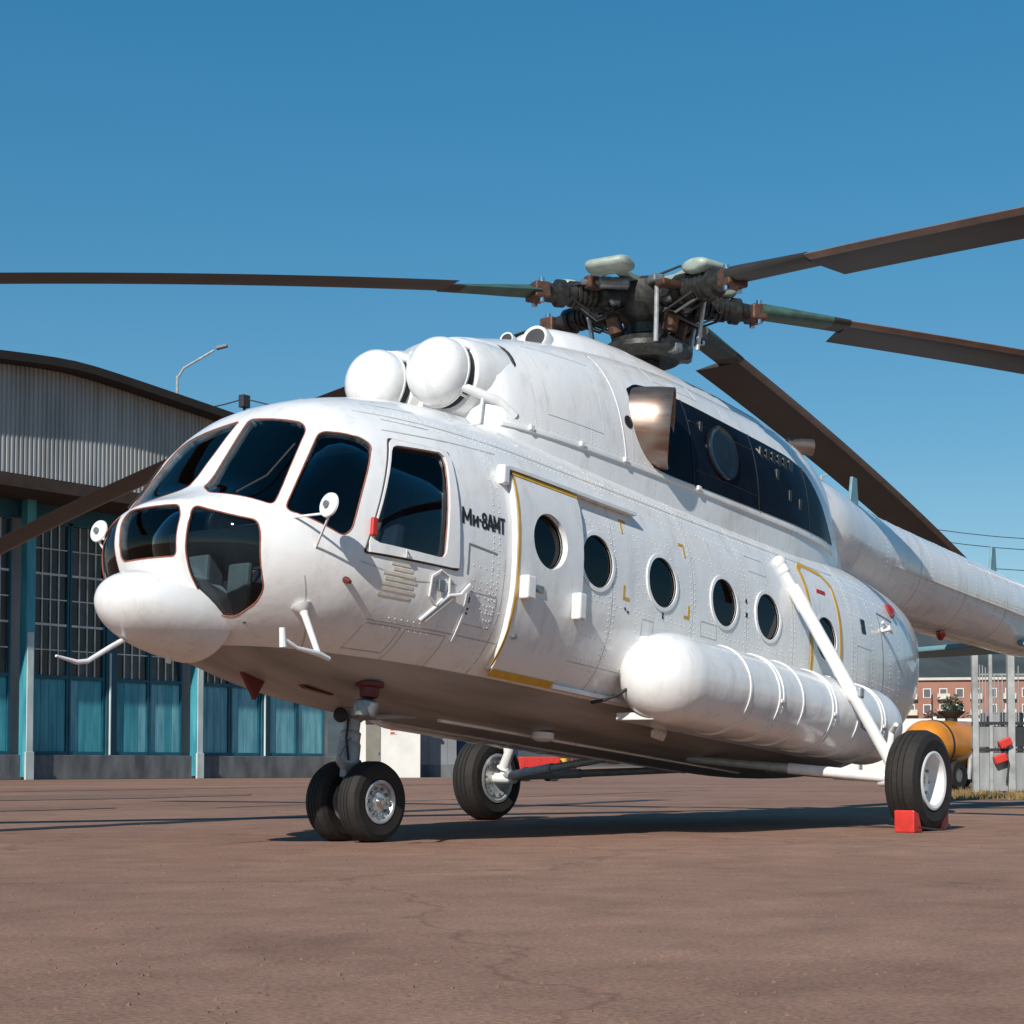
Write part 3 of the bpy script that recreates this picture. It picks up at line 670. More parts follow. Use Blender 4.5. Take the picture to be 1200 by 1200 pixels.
# ---- tail boom
bk = [(5.2, 0.60, 3.52), (6.0, 0.66, 3.52), (7.0, 0.60, 3.53), (8.0, 0.555, 3.55), (9.5, 0.53, 3.58), (11.0, 0.50, 3.62), (12.7, 0.46, 3.66), (13.6, 0.40, 3.72)]
rws = []
for i in range(50):
    x = 5.2 + 8.4 * i / 49; r = pchip([k[0] for k in bk], [k[1] for k in bk], x); z = pchip([k[0] for k in bk], [k[2] for k in bk], x)
    ry = r * (1.18 if x < 6 else 1.18 - 0.18 * min(1, (x - 6) / 1.8))
    rws.append([Vector((x, ry * math.cos(2 * math.pi * j / 40), z + r * math.sin(2 * math.pi * j / 40))) for j in range(40)])
boom = MB().rings(rws, True).build('tail_boom', M['white'], heli, 40)
MB().tube([(7.2 + 0.6 * i, -pchip([k[0] for k in bk], [k[1] for k in bk], 7.2 + 0.6 * i) * 0.985, pchip([k[0] for k in bk], [k[2] for k in bk], 7.2 + 0.6 * i) - 0.10) for i in range(11)], 0.014, 6).build('cable_conduit', M['white'], boom)
for x in (8.3, 9.6, 10.9, 12.2):
    r = pchip([k[0] for k in bk], [k[1] for k in bk], x) + 0.002; z = pchip([k[0] for k in bk], [k[2] for k in bk], x)
    MB().lathe([(r - 0.01, -0.014), (r - 0.0005, -0.006), (r - 0.0005, 0.006), (r - 0.01, 0.014)], (x, 0, z), (1, 0, 0), 40, False).build('boom_ring', M['seam'], boom)
brv = MB()
for x in [7.3 + 0.65 * i for i in range(9)]:
    r = pchip([k[0] for k in bk], [k[1] for k in bk], x); z = pchip([k[0] for k in bk], [k[2] for k in bk], x); fy = 1.18 - 0.18 * min(1, (x - 6) / 1.8)
    for j in range(70):
        t = 2 * math.pi * j / 70
        for dx in (-0.02, 0.02): rivet_at(brv, Vector((x + dx, fy * r * math.cos(t), z + r * math.sin(t))), Vector((0, math.cos(t), math.sin(t))), 0.007)
stuff(brv.build('boom_rivets', M['white'], boom, 0))
for x, h in ((7.66, 0.44), (11.62, 0.42)):
    MB().prism([(x - 0.12, -0.02, 4.02), (x + 0.14, -0.02, 4.02), (x + 0.06, -0.012, 4.06 + h), (x - 0.05, -0.012, 4.06 + h)], (0, 0.035, 0)).build('blade_antenna', M['teal_ant'], boom, 0, 0.006)
for s in (-1, 1):
    MB().prism([(11.75, s * 0.30, 3.20), (12.75, s * 0.30, 3.26), (12.65, s * 1.95, 3.22), (12.0, s * 1.95, 3.18)], (0, 0, 0.07)).build('stabiliser', M['teal_ant'], boom, 0, 0.02)
MB().prism([(13.2, -0.07, 3.5), (14.2, -0.07, 4.0), (15.0, -0.05, 5.9), (14.2, -0.05, 5.95), (12.9, -0.07, 4.05)], (0, 0.14, 0)).build('tail_fin', M['white'], boom, 0, 0.03)
MB().lathe([(0.06, 0), (0.06, 0.05), (0.03, 0.1), (0.001, 0.11)], (9.75, -0.15, 3.075), (0, 0, -1), 14).build('boom_beacon', M['red_glass'], boom)
for k in range(3):
    Q = Matrix.Rotation(R(30 + 120 * k), 3, 'Y'); MB().box(Vector((14.65, -0.42, 5.7)) + Q @ Vector((0, 0, 1.05)), (0.24, 0.04, 1.75), Q).build('tail_rotor_blade', M['blade'], boom, 0, 0.01)
MB().cyl((14.65, -0.55, 5.7), (14.65, -0.05, 5.7), 0.14, n=14).build('tail_rotor_hub', M['hub_dark'], boom)
MB().lathe([(0.05, 0), (0.09, 0.02), (0.05, 0.06), (0.001, 0.07)], sp(6.45, 2.72, -0.01), (0.35, -0.7, 0.5), 14).build('position_light', M['red_glass'], heli)
MB().prism([(6.15, -0.93, 2.86), (6.75, -0.72, 2.86), (6.75, -0.62, 2.92), (6.15, -0.83, 2.95)], (0, 0, 0.02)).build('light_fairing', M['white'], heli, 0)
# rear clamshell details
strip_xz('clamshell_joint', [(5.95, 1.3), (6.0, 2.0), (5.98, 2.62), (6.4, 2.60)], 0.016, 0.0, M['panel'], heli)
MB().cyl(sp(6.02, 2.45, 0), sp(6.02, 2.45, 0.10), 0.03, n=10).build('tie_fitting', M['white_gear'], heli)
MB().tube([sp(5.92, 2.50, 0.06), sp(6.10, 2.42, 0.08)], 0.016, 8).build('tie_fitting', M['white_gear'], heli)

# ---- external tank on the port side and its twin to starboard
for s in (-1, 1):
    TX0, TX1, TY, TZ, TR = 1.48, 5.62, s * 1.42, 1.41, 0.36
    prof = []
    for i in range(13):
        t = math.pi / 2 * i / 12; prof.append((max(0.002, TR * math.sin(t) ** 0.85), 0.42 * (1 - math.cos(t))))
    L = TX1 - TX0; prof += [(TR, L * 0.3), (TR, L * 0.6), (TR, L - 0.42)]
    for i in range(1, 13):
        t = math.pi / 2 * (1 - i / 12); prof.append((max(0.002, TR * math.sin(t) ** 0.85), L - 0.42 * (1 - math.cos(t))))
    tank = MB().lathe(prof, (TX0, TY, TZ), (1, 0, 0), 44, False).build('fuel_tank', M['white'], heli, 40)
    for x in (2.55, 3.02, 3.42, 3.95, 4.42, 4.90):
        wide = x in (3.02, 3.95, 4.90)
        MB().lathe([(TR - 0.005, -0.012), (TR + 0.008, -0.012), (TR + 0.008, 0.012), (TR - 0.005, 0.012)], (x, TY, TZ), (1, 0, 0), 44, False).build('tank_strap', M['white'], tank)
        if wide:
            MB().lathe([(TR - 0.005, 0.05), (TR + 0.008, 0.05), (TR + 0.008, 0.075), (TR - 0.005, 0.075)], (x, TY, TZ), (1, 0, 0), 44, False).build('tank_strap', M['white'], tank)
            bk_ = MB()
            for k in range(5): bk_.box((x + 0.03 + 0.012 * (k % 2), TY + s * (TR * 0.93 + 0.02 - 0.02 * k), TZ - 0.04 - 0.045 * k), (0.05, 0.04, 0.03))
            bk_.build('strap_buckle', M['white_gear'], tank, 0, 0.006)
    MB().box((3.3, s * 1.30, 1.70), (3.2, 0.16, 0.05)).build('tank_cradle', M['white'], tank, 0, 0.01)
    MB().box((3.2, s * 1.25, 1.10), (3.0, 0.35, 0.06)).build('tank_cradle', M['white'], tank, 0, 0.01)
    MB().tube([(1.58, s * 1.34, 1.34), (1.50, s * 1.24, 1.25), (1.46, s * 1.13, 1.20), (1.44, s * 1.02, 1.18)], 0.014, 8).build('fuel_hose', M['blackline'], tank)
MB().prism([(2.35, -0.98, 1.06), (2.60, -0.94, 1.05), (2.58, -0.98, 1.10), (2.40, -1.02, 1.12)], (0, 0, -0.05)).build('drain_fairing', M['white'], heli, 0)

# ---- landing gear
def wheel(c, Rw, W, rr, out, parent, dish):
    """c body point, out = +-1 outboard direction along y; returns the tyre with rim and cap as sub-parts"""
    prof = [(rr * 0.98, -W * 0.36), (rr * 1.12, -W * 0.46), (Rw * 0.80, -W * 0.5), (Rw * 0.93, -W * 0.42), (Rw * 0.985, -W * 0.26)]
    for g in (-0.16, 0.0, 0.16):
        prof += [(Rw, W * (g - 0.05)), (Rw, W * (g - 0.018)), (Rw - 0.010, W * (g - 0.012)), (Rw - 0.010, W * (g + 0.012)), (Rw, W * (g + 0.018)), (Rw, W * (g + 0.05))]
    prof += [(Rw * 0.985, W * 0.26), (Rw * 0.93, W * 0.42), (Rw * 0.80, W * 0.5), (rr * 1.12, W * 0.46), (rr * 0.98, W * 0.36)]
    ty = MB().lathe(prof, c, (0, out, 0), 48, False).build('tyre', M['rubber'], parent, 25)
    d = dish
    MB().lathe([(rr * 0.99, W * 0.36), (rr * 1.03, W * 0.47), (rr * 0.96, W * 0.485), (rr * 0.86, W * 0.46), (rr * 0.80, W * 0.46 - d), (rr * 0.52, W * 0.44 - d), (rr * 0.45, W * 0.5 - d), (rr * 0.26, W * 0.52 - d), (0.001, W * 0.52 - d)], c, (0, out, 0), 40, False).build('rim', M['rim'] if d < 0.1 else M['white_gear'], ty, 30)
    MB().lathe([(rr * 0.99, -W * 0.36), (rr * 1.03, -W * 0.47), (rr * 0.92, -W * 0.48), (rr * 0.86, -W * 0.40), (rr * 0.78, -W * 0.44), (rr * 0.6, -W * 0.36), (0.001, -W * 0.36)], c, (0, out, 0), 40, False).build('rim', M['rim'], ty, 30)
    cap = MB().lathe([(rr * 0.24, W * 0.50 - d), (rr * 0.22, W * 0.60 - d), (rr * 0.13, W * 0.62 - d), (rr * 0.12, W * 0.66 - d), (0.001, W * 0.66 - d)], c, (0, out, 0), 20, False).build('hub_cap', M['chrome'], ty, 30)
    bolts = MB()
    for k in range(10):
        a = 2 * math.pi * k / 10; p = Vector(c) + Vector((rr * 0.64 * math.cos(a), out * (W * 0.455 - d), rr * 0.64 * math.sin(a)))
        bolts.cyl(p, p + Vector((0, out * 0.02, 0)), 0.014, n=6)
        p2 = Vector(c) + Vector((rr * 0.68 * math.cos(a), -out * W * 0.40, rr * 0.68 * math.sin(a))); bolts.cyl(p2, p2 - Vector((0, out * 0.02, 0)), 0.014, n=6)
    bolts.build('rim_bolts', M['steel'], ty, 0)
    return ty
for s in (-1, 1):
    wheel(w2b((0, s * 0.16, 0.292)), 0.297, 0.19, 0.155, s, heli, 0.02)
    A = w2b((4.467, s * 2.373, 0.428))
    wheel(A, 0.432, 0.30, 0.245, s, heli, 0.13)
    ab = A + Vector((0, -s * 0.20, 0))
    # shock strut up to the cabin side
    top = Vector((4.07, s * 1.13, 2.76)); bot = A + Vector((-0.02, -s * 0.22, 0.10)); d = bot - top
    MB().lathe([(0.03, 0), (0.05, 0.02), (0.05, 0.10), (0.036, 0.12), (0.036, 0.24), (0.062, 0.26), (0.066, 0.46), (0.058, 0.50), (0.058, d.length * 0.62), (0.062, d.length * 0.63), (0.062, d.length * 0.66), (0.052, d.length * 0.67), (0.052, d.length * 0.99), (0.07, d.length)], top, d, 20).build('shock_strut', M['white_gear'], heli, 30)
    MB().ell(top, (0.07, 0.06, 0.07), 14, 8).build('strut_fitting', M['white_gear'], heli)
    pm = top + d * 0.64
    MB().box(pm + Vector((0.02, s * 0.06, 0.0)), (0.09, 0.07, 0.10)).build('strut_valve', M['gear_grey'], heli, 0, 0.02)
    MB().tube([pm + Vector((0, s * 0.07, 0)), pm + Vector((0.05, s * 0.08, -0.3)), bot + Vector((0.04, s * 0.06, 0.12))], 0.010, 6).build('brake_hose', M['blackline'], heli)
    for inner, m1 in ((Vector((5.15, s * 0.42, 1.00)), 0.42), (Vector((3.75, s * 0.45, 0.97)), 0.5)):
        p0 = A + Vector((0, -s * 0.24, 0.02)); q = p0.lerp(inner, m1)
        MB().cyl(p0, q, 0.045, 0.048, 16).build('radius_rod', M['white_gear'] if s < 0 else M['gear_grey'], heli)
        MB().cyl(q, inner, 0.040, 0.034, 16).build('radius_rod', M['gear_grey'], heli)
    MB().cyl(A + Vector((0, -s * 0.36, 0)), A + Vector((0, s * 0.06, 0)), 0.055, n=16).build('axle', M['white_gear'], heli)
    MB().tube([A + Vector((0.0, -s * 0.22, 0.02)), A + Vector((-0.03, -s * 0.27, 0.22)), A + Vector((-0.05, -s * 0.24, 0.42)), A + Vector((-0.14, -s * 0.16, 0.47))], [0.05, 0.032, 0.026, 0.02], 10).build('brake_arm', M['white_gear'], heli)
# nose leg
N0 = Vector((-0.10, 0, 1.10)); N1 = Vector((-0.135, 0, 0.72)); N2 = Vector((-0.145, 0, 0.50)); NA = w2b((0, 0, 0.292))
leg = MB().lathe([(0.085, -0.06), (0.075, 0.0), (0.062, 0.02), (0.062, 0.30), (0.076, 0.31), (0.076, 0.40)], N0, N1 - N0, 20).build('nose_leg', M['gear_grey'], heli, 30)
MB().lathe([(0.076, 0), (0.085, 0.02), (0.085, 0.16), (0.07, 0.18), (0.05, 0.2), (0.05, 0.26)], N1, N2 - N1, 20).build('leg_cylinder', M['gear_grey'], leg, 30)
MB().box(N2 + Vector((0.05, 0, -0.0)), (0.12, 0.10, 0.20)).build('leg_knuckle', M['blackline'], leg, 0, 0.02)
fk = MB().prism([N2 + Vector((-0.10, -0.022, 0.10)), N2 + Vector((-0.02, -0.022, 0.10)), NA + Vector((0.04, -0.022, 0.0)), NA + Vector((-0.02, -0.022, -0.04))], (0, 0.044, 0)).build('fork', M['gear_grey'], leg, 0, 0.008)
MB().cyl(NA + Vector((0, -0.2, 0)), NA + Vector((0, 0.2, 0)), 0.035, n=14).build('nose_axle', M['steel'], leg)
MB().tube([N1 + Vector((-0.02, -0.05, 0.05)), N2 + Vector((-0.13, -0.05, 0.10)), NA + Vector((-0.04, -0.05, 0.04))], 0.012, 6).build('torque_link', M['steel'], leg)
MB().lathe([(0.05, 0), (0.055, 0.02), (0.05, 0.06), (0.03, 0.07)], N1 + Vector((-0.09, 0.02, 0.18)), (-0.7, -0.6, 0.2), 14).build('taxi_lamp', M['blackline'], leg)
MB().tube([N1 + Vector((-0.06, -0.03, 0.16)), N1 + Vector((-0.10, -0.06, 0.02)), N2 + Vector((-0.06, -0.07, 0.08))], 0.010, 6).build('hydraulic_hose', M['blackline'], leg)
for k in range(3): MB().lathe([(0.072, 0), (0.078, 0.01), (0.072, 0.02)], N0.lerp(N1, 0.25 + 0.28 * k), N1 - N0, 18).build('leg_clamp', M['steel'], leg)
for s in (-1, 1): MB().cyl((0.55, s * 0.28, 1.0), N1 + Vector((0.02, s * 0.05, 0.18)), 0.025, n=10).build('drag_brace', M['gear_grey'], leg)

# ---- lights, probes and mirrors around the nose
bc = MB().lathe([(0.10, 0), (0.10, 0.025), (0.07, 0.035), (0.065, 0.10), (0.001, 0.12)], (-0.60, -0.60, 1.075), (0, 0, -1), 18).build('anti_collision_light', M['red_dark'], heli)
MB().lathe([(0.055, 0.12), (0.09, 0.14), (0.09, 0.18), (0.075, 0.24), (0.02, 0.26)], (-0.60, -0.60, 1.075), (-0.1, 0, -1), 18).build('lamp_housing', M['steel'], bc)
MB().prism([(-1.26, -0.015, 1.10), (-1.02, -0.015, 1.07), (-1.10, -0.008, 0.91)], (0, 0.03, 0)).build('belly_antenna', M['red_dark'], heli, 0)
MB().prism([(-0.9, -0.25, 1.035), (-0.6, -0.25, 1.015), (-0.62, -0.28, 0.995), (-0.88, -0.28, 1.012)], (0, 0.05, 0)).build('belly_fitting', M['red_dark'], heli, 0)
pb = on_skin((-1.53, -0.84, 1.43)); 
pr = MB().lathe([(0.07, -0.01), (0.055, 0.012), (0.03, 0.03), (0.024, 0.06), (0.020, 0.33)], pb, (0.10, -0.42, -0.90), 14).build('pitot_mast', M['white'], heli)
pe = pb + Vector((0.10, -0.42, -0.90)).normalized() * 0.33
MB().tube([pe + Vector((-0.30, 0.02, 0.05)), pe + Vector((-0.18, 0.01, 0.01)), pe, pe + Vector((0.10, 0, -0.02))], [0.018, 0.012, 0.020, 0.016], 10).build('pitot_tube', M['white'], pr)
MB().cyl(pe + Vector((-0.31, 0.02, 0.12)), pe + Vector((-0.29, 0.02, 0.0)), 0.02, 0.024, 10).build('pitot_cover', M['white'], pr)
MB().tube([(-2.10, 0.10, 1.22), (-2.30, 0.08, 1.10), (-2.48, 0.06, 0.985), (-2.56, 0.06, 0.968), (-2.72, 0.06, 0.985)], [0.018, 0.017, 0.016, 0.016, 0.008], 10).build('pitot_tube', M['white'], heli)
MB().cyl((-1.85, 0.02, 1.16), (-1.87, 0.02, 1.06), 0.016, 0.02, 8).build('drain_stub', M['white'], heli)
for s in (-1, 1):
    mc = Vector((-1.72, s * (1.20 if s < 0 else 1.06), 2.03 if s < 0 else 2.06))
    mr = MB().lathe([(0.001, 0.012), (0.055, 0.012), (0.078, 0.004), (0.082, -0.008), (0.076, -0.014), (0.001, -0.014)], mc, (-0.93, s * -0.05, 0.10), 26).build('rear_view_mirror', M['white'], heli)
    MB().lathe([(0.022, 0.012), (0.022, 0.03), (0.001, 0.032)], mc, (-0.93, s * -0.05, 0.10), 12).build('mirror_knob', M['steel'], mr)
    e1 = on_skin((-1.60, s * 1.0, 1.80), 0.0); e2 = on_skin((-1.72, s * 0.9, 1.98), 0.0)
    MB().tube([mc + Vector((0.01, 0, -0.07)), e1], 0.008, 6).build('mirror_arm', M['white_gear'], mr)
    MB().tube([mc + Vector((0.01, 0, -0.05)), e2], 0.008, 6).build('mirror_arm', M['white_gear'], mr)
    # wipers
    wp = MB().tube([on_skin((-1.86, s * 0.52, 2.10), 0.02), on_skin((-1.70, s * 0.62, 2.26), 0.03), on_skin((-1.52, s * 0.66, 2.52), 0.02)], 0.007, 6).build('wiper', M['blackline'], heli)
# belly panels and strakes
for y in (-0.3, 0.3): MB().box((2.7, y, 0.945), (4.4, 0.03, 0.02)).build('belly_stringer', M['white'], heli, 0)
MB().lathe([(0.09, 0), (0.09, 0.05), (0.05, 0.07)], (1.6, -0.45, 0.97), (0, 0, -1), 16).build('belly_lamp', M['white_gear'], heli)

# ---- rotor
HUB = Vector((3.864, 0, 4.856))
def wb(mb): mb.v = [tuple(w2b(v)) for v in mb.v]; return mb
BL = [(152, 0.055, 0.006), (257, 0.055, 0.003), (324, 0.055, 0.0042), (8, 0.086, 0.004), (88, 0.07, 0.007)]
hub = wb(MB().lathe([(0.22, -0.50), (0.24, -0.44), (0.18, -0.36), (0.18, -0.24), (0.26, -0.16), (0.30, -0.02), (0.30, 0.12), (0.26, 0.15), (0.14, 0.16), (0.12, 0.20), (0.001, 0.21)], HUB, (0, 0, 1), 28)).build('rotor_hub', M['hub_dark'], heli, 30)
wb(MB().cyl(HUB + Vector((0, 0, -0.85)), HUB + Vector((0, 0, -0.4)), 0.13, 0.12, 20)).build('rotor_mast', M['hub_dark'], hub)
sw = wb(MB().lathe([(0.14, -0.10), (0.30, -0.10), (0.36, -0.05), (0.43, -0.03), (0.43, 0.015), (0.37, 0.03), (0.33, 0.09), (0.22, 0.11), (0.18, 0.16)], HUB + Vector((0, 0, -0.49)), (0.04, 0.02, 1), 30)).build('swashplate', M['hub_dark'], hub)
for k in range(5):
    az = BL[k][0]; a = R(az); er = Vector((math.cos(a), math.sin(a), 0)); el = Vector((math.sin(a), -math.cos(a), 0)); up = Vector((0, 0, 1)); k1 = BL[k][1]
    hd = (er - up * k1).normalized()
    arm = MB()
    o = HUB + er * 0.22
    arm.lathe([(0.12, 0.0), (0.13, 0.10), (0.10, 0.13), (0.10, 0.22), (0.15, 0.24), (0.15, 0.30), (0.105, 0.32)], o, hd, 18)
    for j in range(5): arm.lathe([(0.098, 0.33 + 0.05 * j), (0.118, 0.34 + 0.05 * j), (0.118, 0.365 + 0.05 * j), (0.098, 0.378 + 0.05 * j)], o, hd, 18, False)
    arm.lathe([(0.10, 0.32), (0.10, 0.62), (0.125, 0.63), (0.125, 0.70), (0.09, 0.72), (0.08, 0.84)], o, hd, 18)
    arm.box(o + hd * 0.20 + up * 0.0, (0.18, 0.26, 0.10), Matrix.Rotation(a, 3, 'Z'))
    ho = wb(arm).build('hub_arm', M['hub_dark'], hub, 30)
    wb(MB().box(o + hd * 0.88, (0.16, 0.24, 0.15), Matrix.Rotation(a, 3, 'Z'))).build('blade_clevis', M['hub_rust'], hub, 0, 0.02)
    for q in (-1, 1):
        b0 = o + hd * 0.88 + el * (0.08 * q); wb(MB().cyl(b0 - up * 0.11, b0 + up * 0.11, 0.028, n=10)).build('blade_bolt', M['chrome'], hub)
    wb(MB().tube([HUB + er * 0.40 + el * 0.26 - up * 0.50, HUB + er * 0.46 + el * 0.30 - up * 0.02], 0.022, 10)).build('pitch_link', M['rim'], hub)
    wb(MB().box(HUB + er * 0.52 + el * 0.20 + up * 0.0, (0.12, 0.26, 0.06), Matrix.Rotation(a, 3, 'Z'))).build('pitch_horn', M['hub_rust'], hub, 0, 0.015)
    dp = wb(MB().lathe([(0.03, 0), (0.055, 0.02), (0.055, 0.28), (0.03, 0.30), (0.025, 0.45)], HUB + er * 0.30 - el * 0.24 + up * 0.06, er * 0.98 + el * 0.2 - up * 0.03, 14)).build('lag_damper', M['steel'], hub, 30)
    wb(MB().tube([HUB + er * 0.15 + up * 0.2, HUB + er * 0.35 - el * 0.1 + up * 0.26, HUB + er * 0.55 - el * 0.15 + up * 0.10, HUB + er * 0.8 - el * 0.1 + up * 0.02], 0.012, 6)).build('hydraulic_hose', M['blackline'], hub)
    wb(MB().lathe([(0.07, -0.10), (0.085, -0.08), (0.085, 0.08), (0.06, 0.10)], HUB + er * 0.36 - up * 0.02, el, 14)).build('hinge_pin', M['steel'], hub, 30)
    wb(MB().box(HUB + er * 0.62 - el * 0.15 + up * 0.05, (0.16, 0.10, 0.12), Matrix.Rotation(a + 0.2, 3, 'Z'))).build('hinge_lug', M['hub_rust'], hub, 0, 0.02)
    wb(MB().box(HUB + er * 0.30 + el * 0.16 + up * 0.10, (0.14, 0.12, 0.08), Matrix.Rotation(a - 0.3, 3, 'Z'))).build('hinge_lug', M['steel'], hub, 0, 0.02)
    wb(MB().lathe([(0.02, 0), (0.045, 0.01), (0.045, 0.10), (0.02, 0.11)], HUB + er * 0.48 - el * 0.06 + up * 0.09, (0, 0, 1), 12)).build('oil_cup', M['rim'], hub, 30)
    for j in range(3): wb(MB().tube([HUB + er * 0.2 + el * (0.1 - 0.09 * j) - up * 0.1, HUB + er * (0.42 + 0.05 * j) + el * (0.18 - 0.1 * j) - up * 0.22, HUB + er * (0.70 + 0.06 * j) + el * (0.1 - 0.1 * j) - up * 0.09], 0.011, 6)).build('hydraulic_hose', M['blackline'] if j != 1 else M['steel'], hub)
    wb(MB().lathe([(0.05, 0), (0.07, 0.02), (0.07, 0.16), (0.04, 0.20)], HUB + er * 0.30 - up * 0.36, er * 0.3 + up, 12)).build('swash_joint', M['hub_rust'], hub, 30)
    wb(MB().box(HUB + er * 0.36 - up * 0.52, (0.16, 0.09, 0.08), Matrix.Rotation(a, 3, 'Z'))).build('swash_lug', M['steel'], hub, 0, 0.015)
    # pendulum weight star above the hub
    a2 = R(152 + 36 + 72 * k); e2 = Vector((math.cos(a2), math.sin(a2), 0)); f2 = Vector((math.sin(a2), -math.cos(a2), 0))
    wb(MB().rings([[HUB + e2 * r_ + f2 * (w_ * c_[0]) + up * (0.13 + dz_ + 0.02 * c_[1]) for c_ in ((-1, -1), (1, -1), (1, 1), (-1, 1))] for r_, w_, dz_ in ((0.08, 0.09, 0.0), (0.4, 0.05, 0.0), (0.62, 0.06, 0.03))], True)).build('weight_arm', M['hub_green'], hub, 20)
    wm = MB().rings([[HUB + e2 * 0.74 + f2 * (h_) + (e2 * math.cos(2 * math.pi * j / 20) * 0.15 + up * math.sin(2 * math.pi * j / 20) * 0.066) * s_ + up * 0.135 for j in range(20)] for h_, s_ in ((-0.20, 0.55), (-0.185, 0.85), (-0.15, 1.0), (0.15, 1.0), (0.185, 0.85), (0.20, 0.55))], True)
    wb(wm).build('pendulum_weight', M['hub_green'], hub, 50)
    # blade
    k1, k2 = BL[k][1], BL[k][2]
    def axis(r): return HUB + er * r + up * (-k1 * (r - 0.5) - k2 * r * r)
    pit = R(7.0); 
    def sec(r, le, te, th):
        o = axis(r); cd = (el * math.cos(pit) + up * math.sin(pit)); nd = (-el * math.sin(pit) + up * math.cos(pit)); out = []
        c = le - te; ss = [(0, 0), (0.04, 0.55), (0.14, 0.92), (0.30, 1.0), (0.6, 0.62), (1.0, 0.05)]
        for f, h in ss: out.append(o + cd * (le - c * f) + nd * (th / 2 * h))
        for f, h in reversed(ss[1:]): out.append(o + cd * (le - c * f) - nd * (th / 2 * h * 0.85))
        return out
    RR = [2.02 + (11.0 - 2.02) * i / 40 for i in range(41)]
    b = MB(); b.rings([sec(r, 0.14, -0.40, 0.068 - 0.002 * r) for r in RR], True)
    npf = 11
    b.mi = [(1 if (i < 40 * npf and (i % npf) in (0, 1, npf - 1, npf - 2)) else 0) for i in range(len(b.f))]
    bo = wb(b).build('rotor_blade', [M['blade'], M['blade_edge']], heli, 40)
    rb = MB(); rb.rings([sec(r, 0.14, -0.14, t) for r, t in ((1.12, 0.13), (1.35, 0.12), (1.6, 0.10), (1.85, 0.085))], True); wb(rb).build('blade_root', M['blade_root'] if k != 1 else M['blade'], bo, 40)
    rb = MB(); rb.rings([sec(r, 0.14, -0.14, t) for r, t in ((1.85, 0.085), (2.03, 0.075))], True); wb(rb).build('blade_spar', M['blade'], bo, 40)

# ================================================================== SETTING
def tarmac():
    m = bpy.data.materials.new('brown_tarmac'); m.use_nodes = True; nt = m.node_tree; n = nt.nodes; l = nt.links; p = n['Principled BSDF']
    tc = n.new('ShaderNodeTexCoord')
    def noise(sc, det, rg=0.6, stretch=None):
        q = n.new('ShaderNodeTexNoise'); q.inputs['Scale'].default_value = sc; q.inputs['Detail'].default_value = det; q.inputs['Roughness'].default_value = rg
        if stretch:
            mp = n.new('ShaderNodeMapping'); mp.inputs['Scale'].default_value = stretch; l.new(tc.outputs['Object'], mp.inputs[0]); l.new(mp.outputs[0], q.inputs[0])
        else: l.new(tc.outputs['Object'], q.inputs[0])
        return q
    def ramp(src, a, b, ca, cb):
        r = n.new('ShaderNodeValToRGB'); r.color_ramp.elements[0].position = a; r.color_ramp.elements[1].position = b
        r.color_ramp.elements[0].color = (*ca, 1); r.color_ramp.elements[1].color = (*cb, 1); l.new(src, r.inputs[0]); return r
    big = noise(0.16, 4, 0.6); mid = noise(2.2, 5, 0.7); fine = noise(55, 2, 0.6)
    c1 = ramp(big.outputs[0], 0.32, 0.68, (0.225, 0.128, 0.090), (0.310, 0.182, 0.128))
    c2 = ramp(mid.outputs[0], 0.3, 0.7, (0.72, 0.72, 0.72), (1.1, 1.1, 1.1)); c3 = ramp(fine.outputs[0], 0.3, 0.7, (0.72, 0.72, 0.74), (1.2, 1.18, 1.15))
    def mul(a, b):
        x = n.new('ShaderNodeMix'); x.data_type = 'RGBA'; x.blend_type = 'MULTIPLY'; x.inputs[0].default_value = 1; l.new(a, x.inputs[6]); l.new(b, x.inputs[7]); return x.outputs[2]
    # wandering cracks
    w = n.new('ShaderNodeTexVoronoi'); w.feature = 'DISTANCE_TO_EDGE'; w.inputs['Scale'].default_value = 0.22
    wrp = noise(0.9, 4); add = n.new('ShaderNodeVectorMath'); add.operation = 'MULTIPLY_ADD'; add.inputs[1].default_value = (1.4, 1.4, 0); l.new(wrp.outputs[1], add.inputs[0]); l.new(tc.outputs['Object'], add.inputs[2]); l.new(add.outputs[0], w.inputs[0])
    ck = ramp(w.outputs[0], 0.0, 0.006, (0.72, 0.70, 0.69), (1, 1, 1))
    st = noise(0.5, 5, 0.6); stn = ramp(st.outputs[0], 0.58, 0.76, (1, 1, 1), (0.72, 0.7, 0.69))
    l.new(mul(mul(mul(mul(c1.outputs[0], c2.outputs[0]), c3.outputs[0]), ck.outputs[0]), stn.outputs[0]), p.inputs['Base Color'])
    p.inputs['Roughness'].default_value = 0.9; p.inputs['Specular IOR Level'].default_value = 0.25
    bp = n.new('ShaderNodeBump'); bp.inputs['Strength'].default_value = 0.5; bp.inputs['Distance'].default_value = 0.01; l.new(fine.outputs[0], bp.inputs['Height']); l.new(bp.outputs[0], p.inputs['Normal'])
    return m
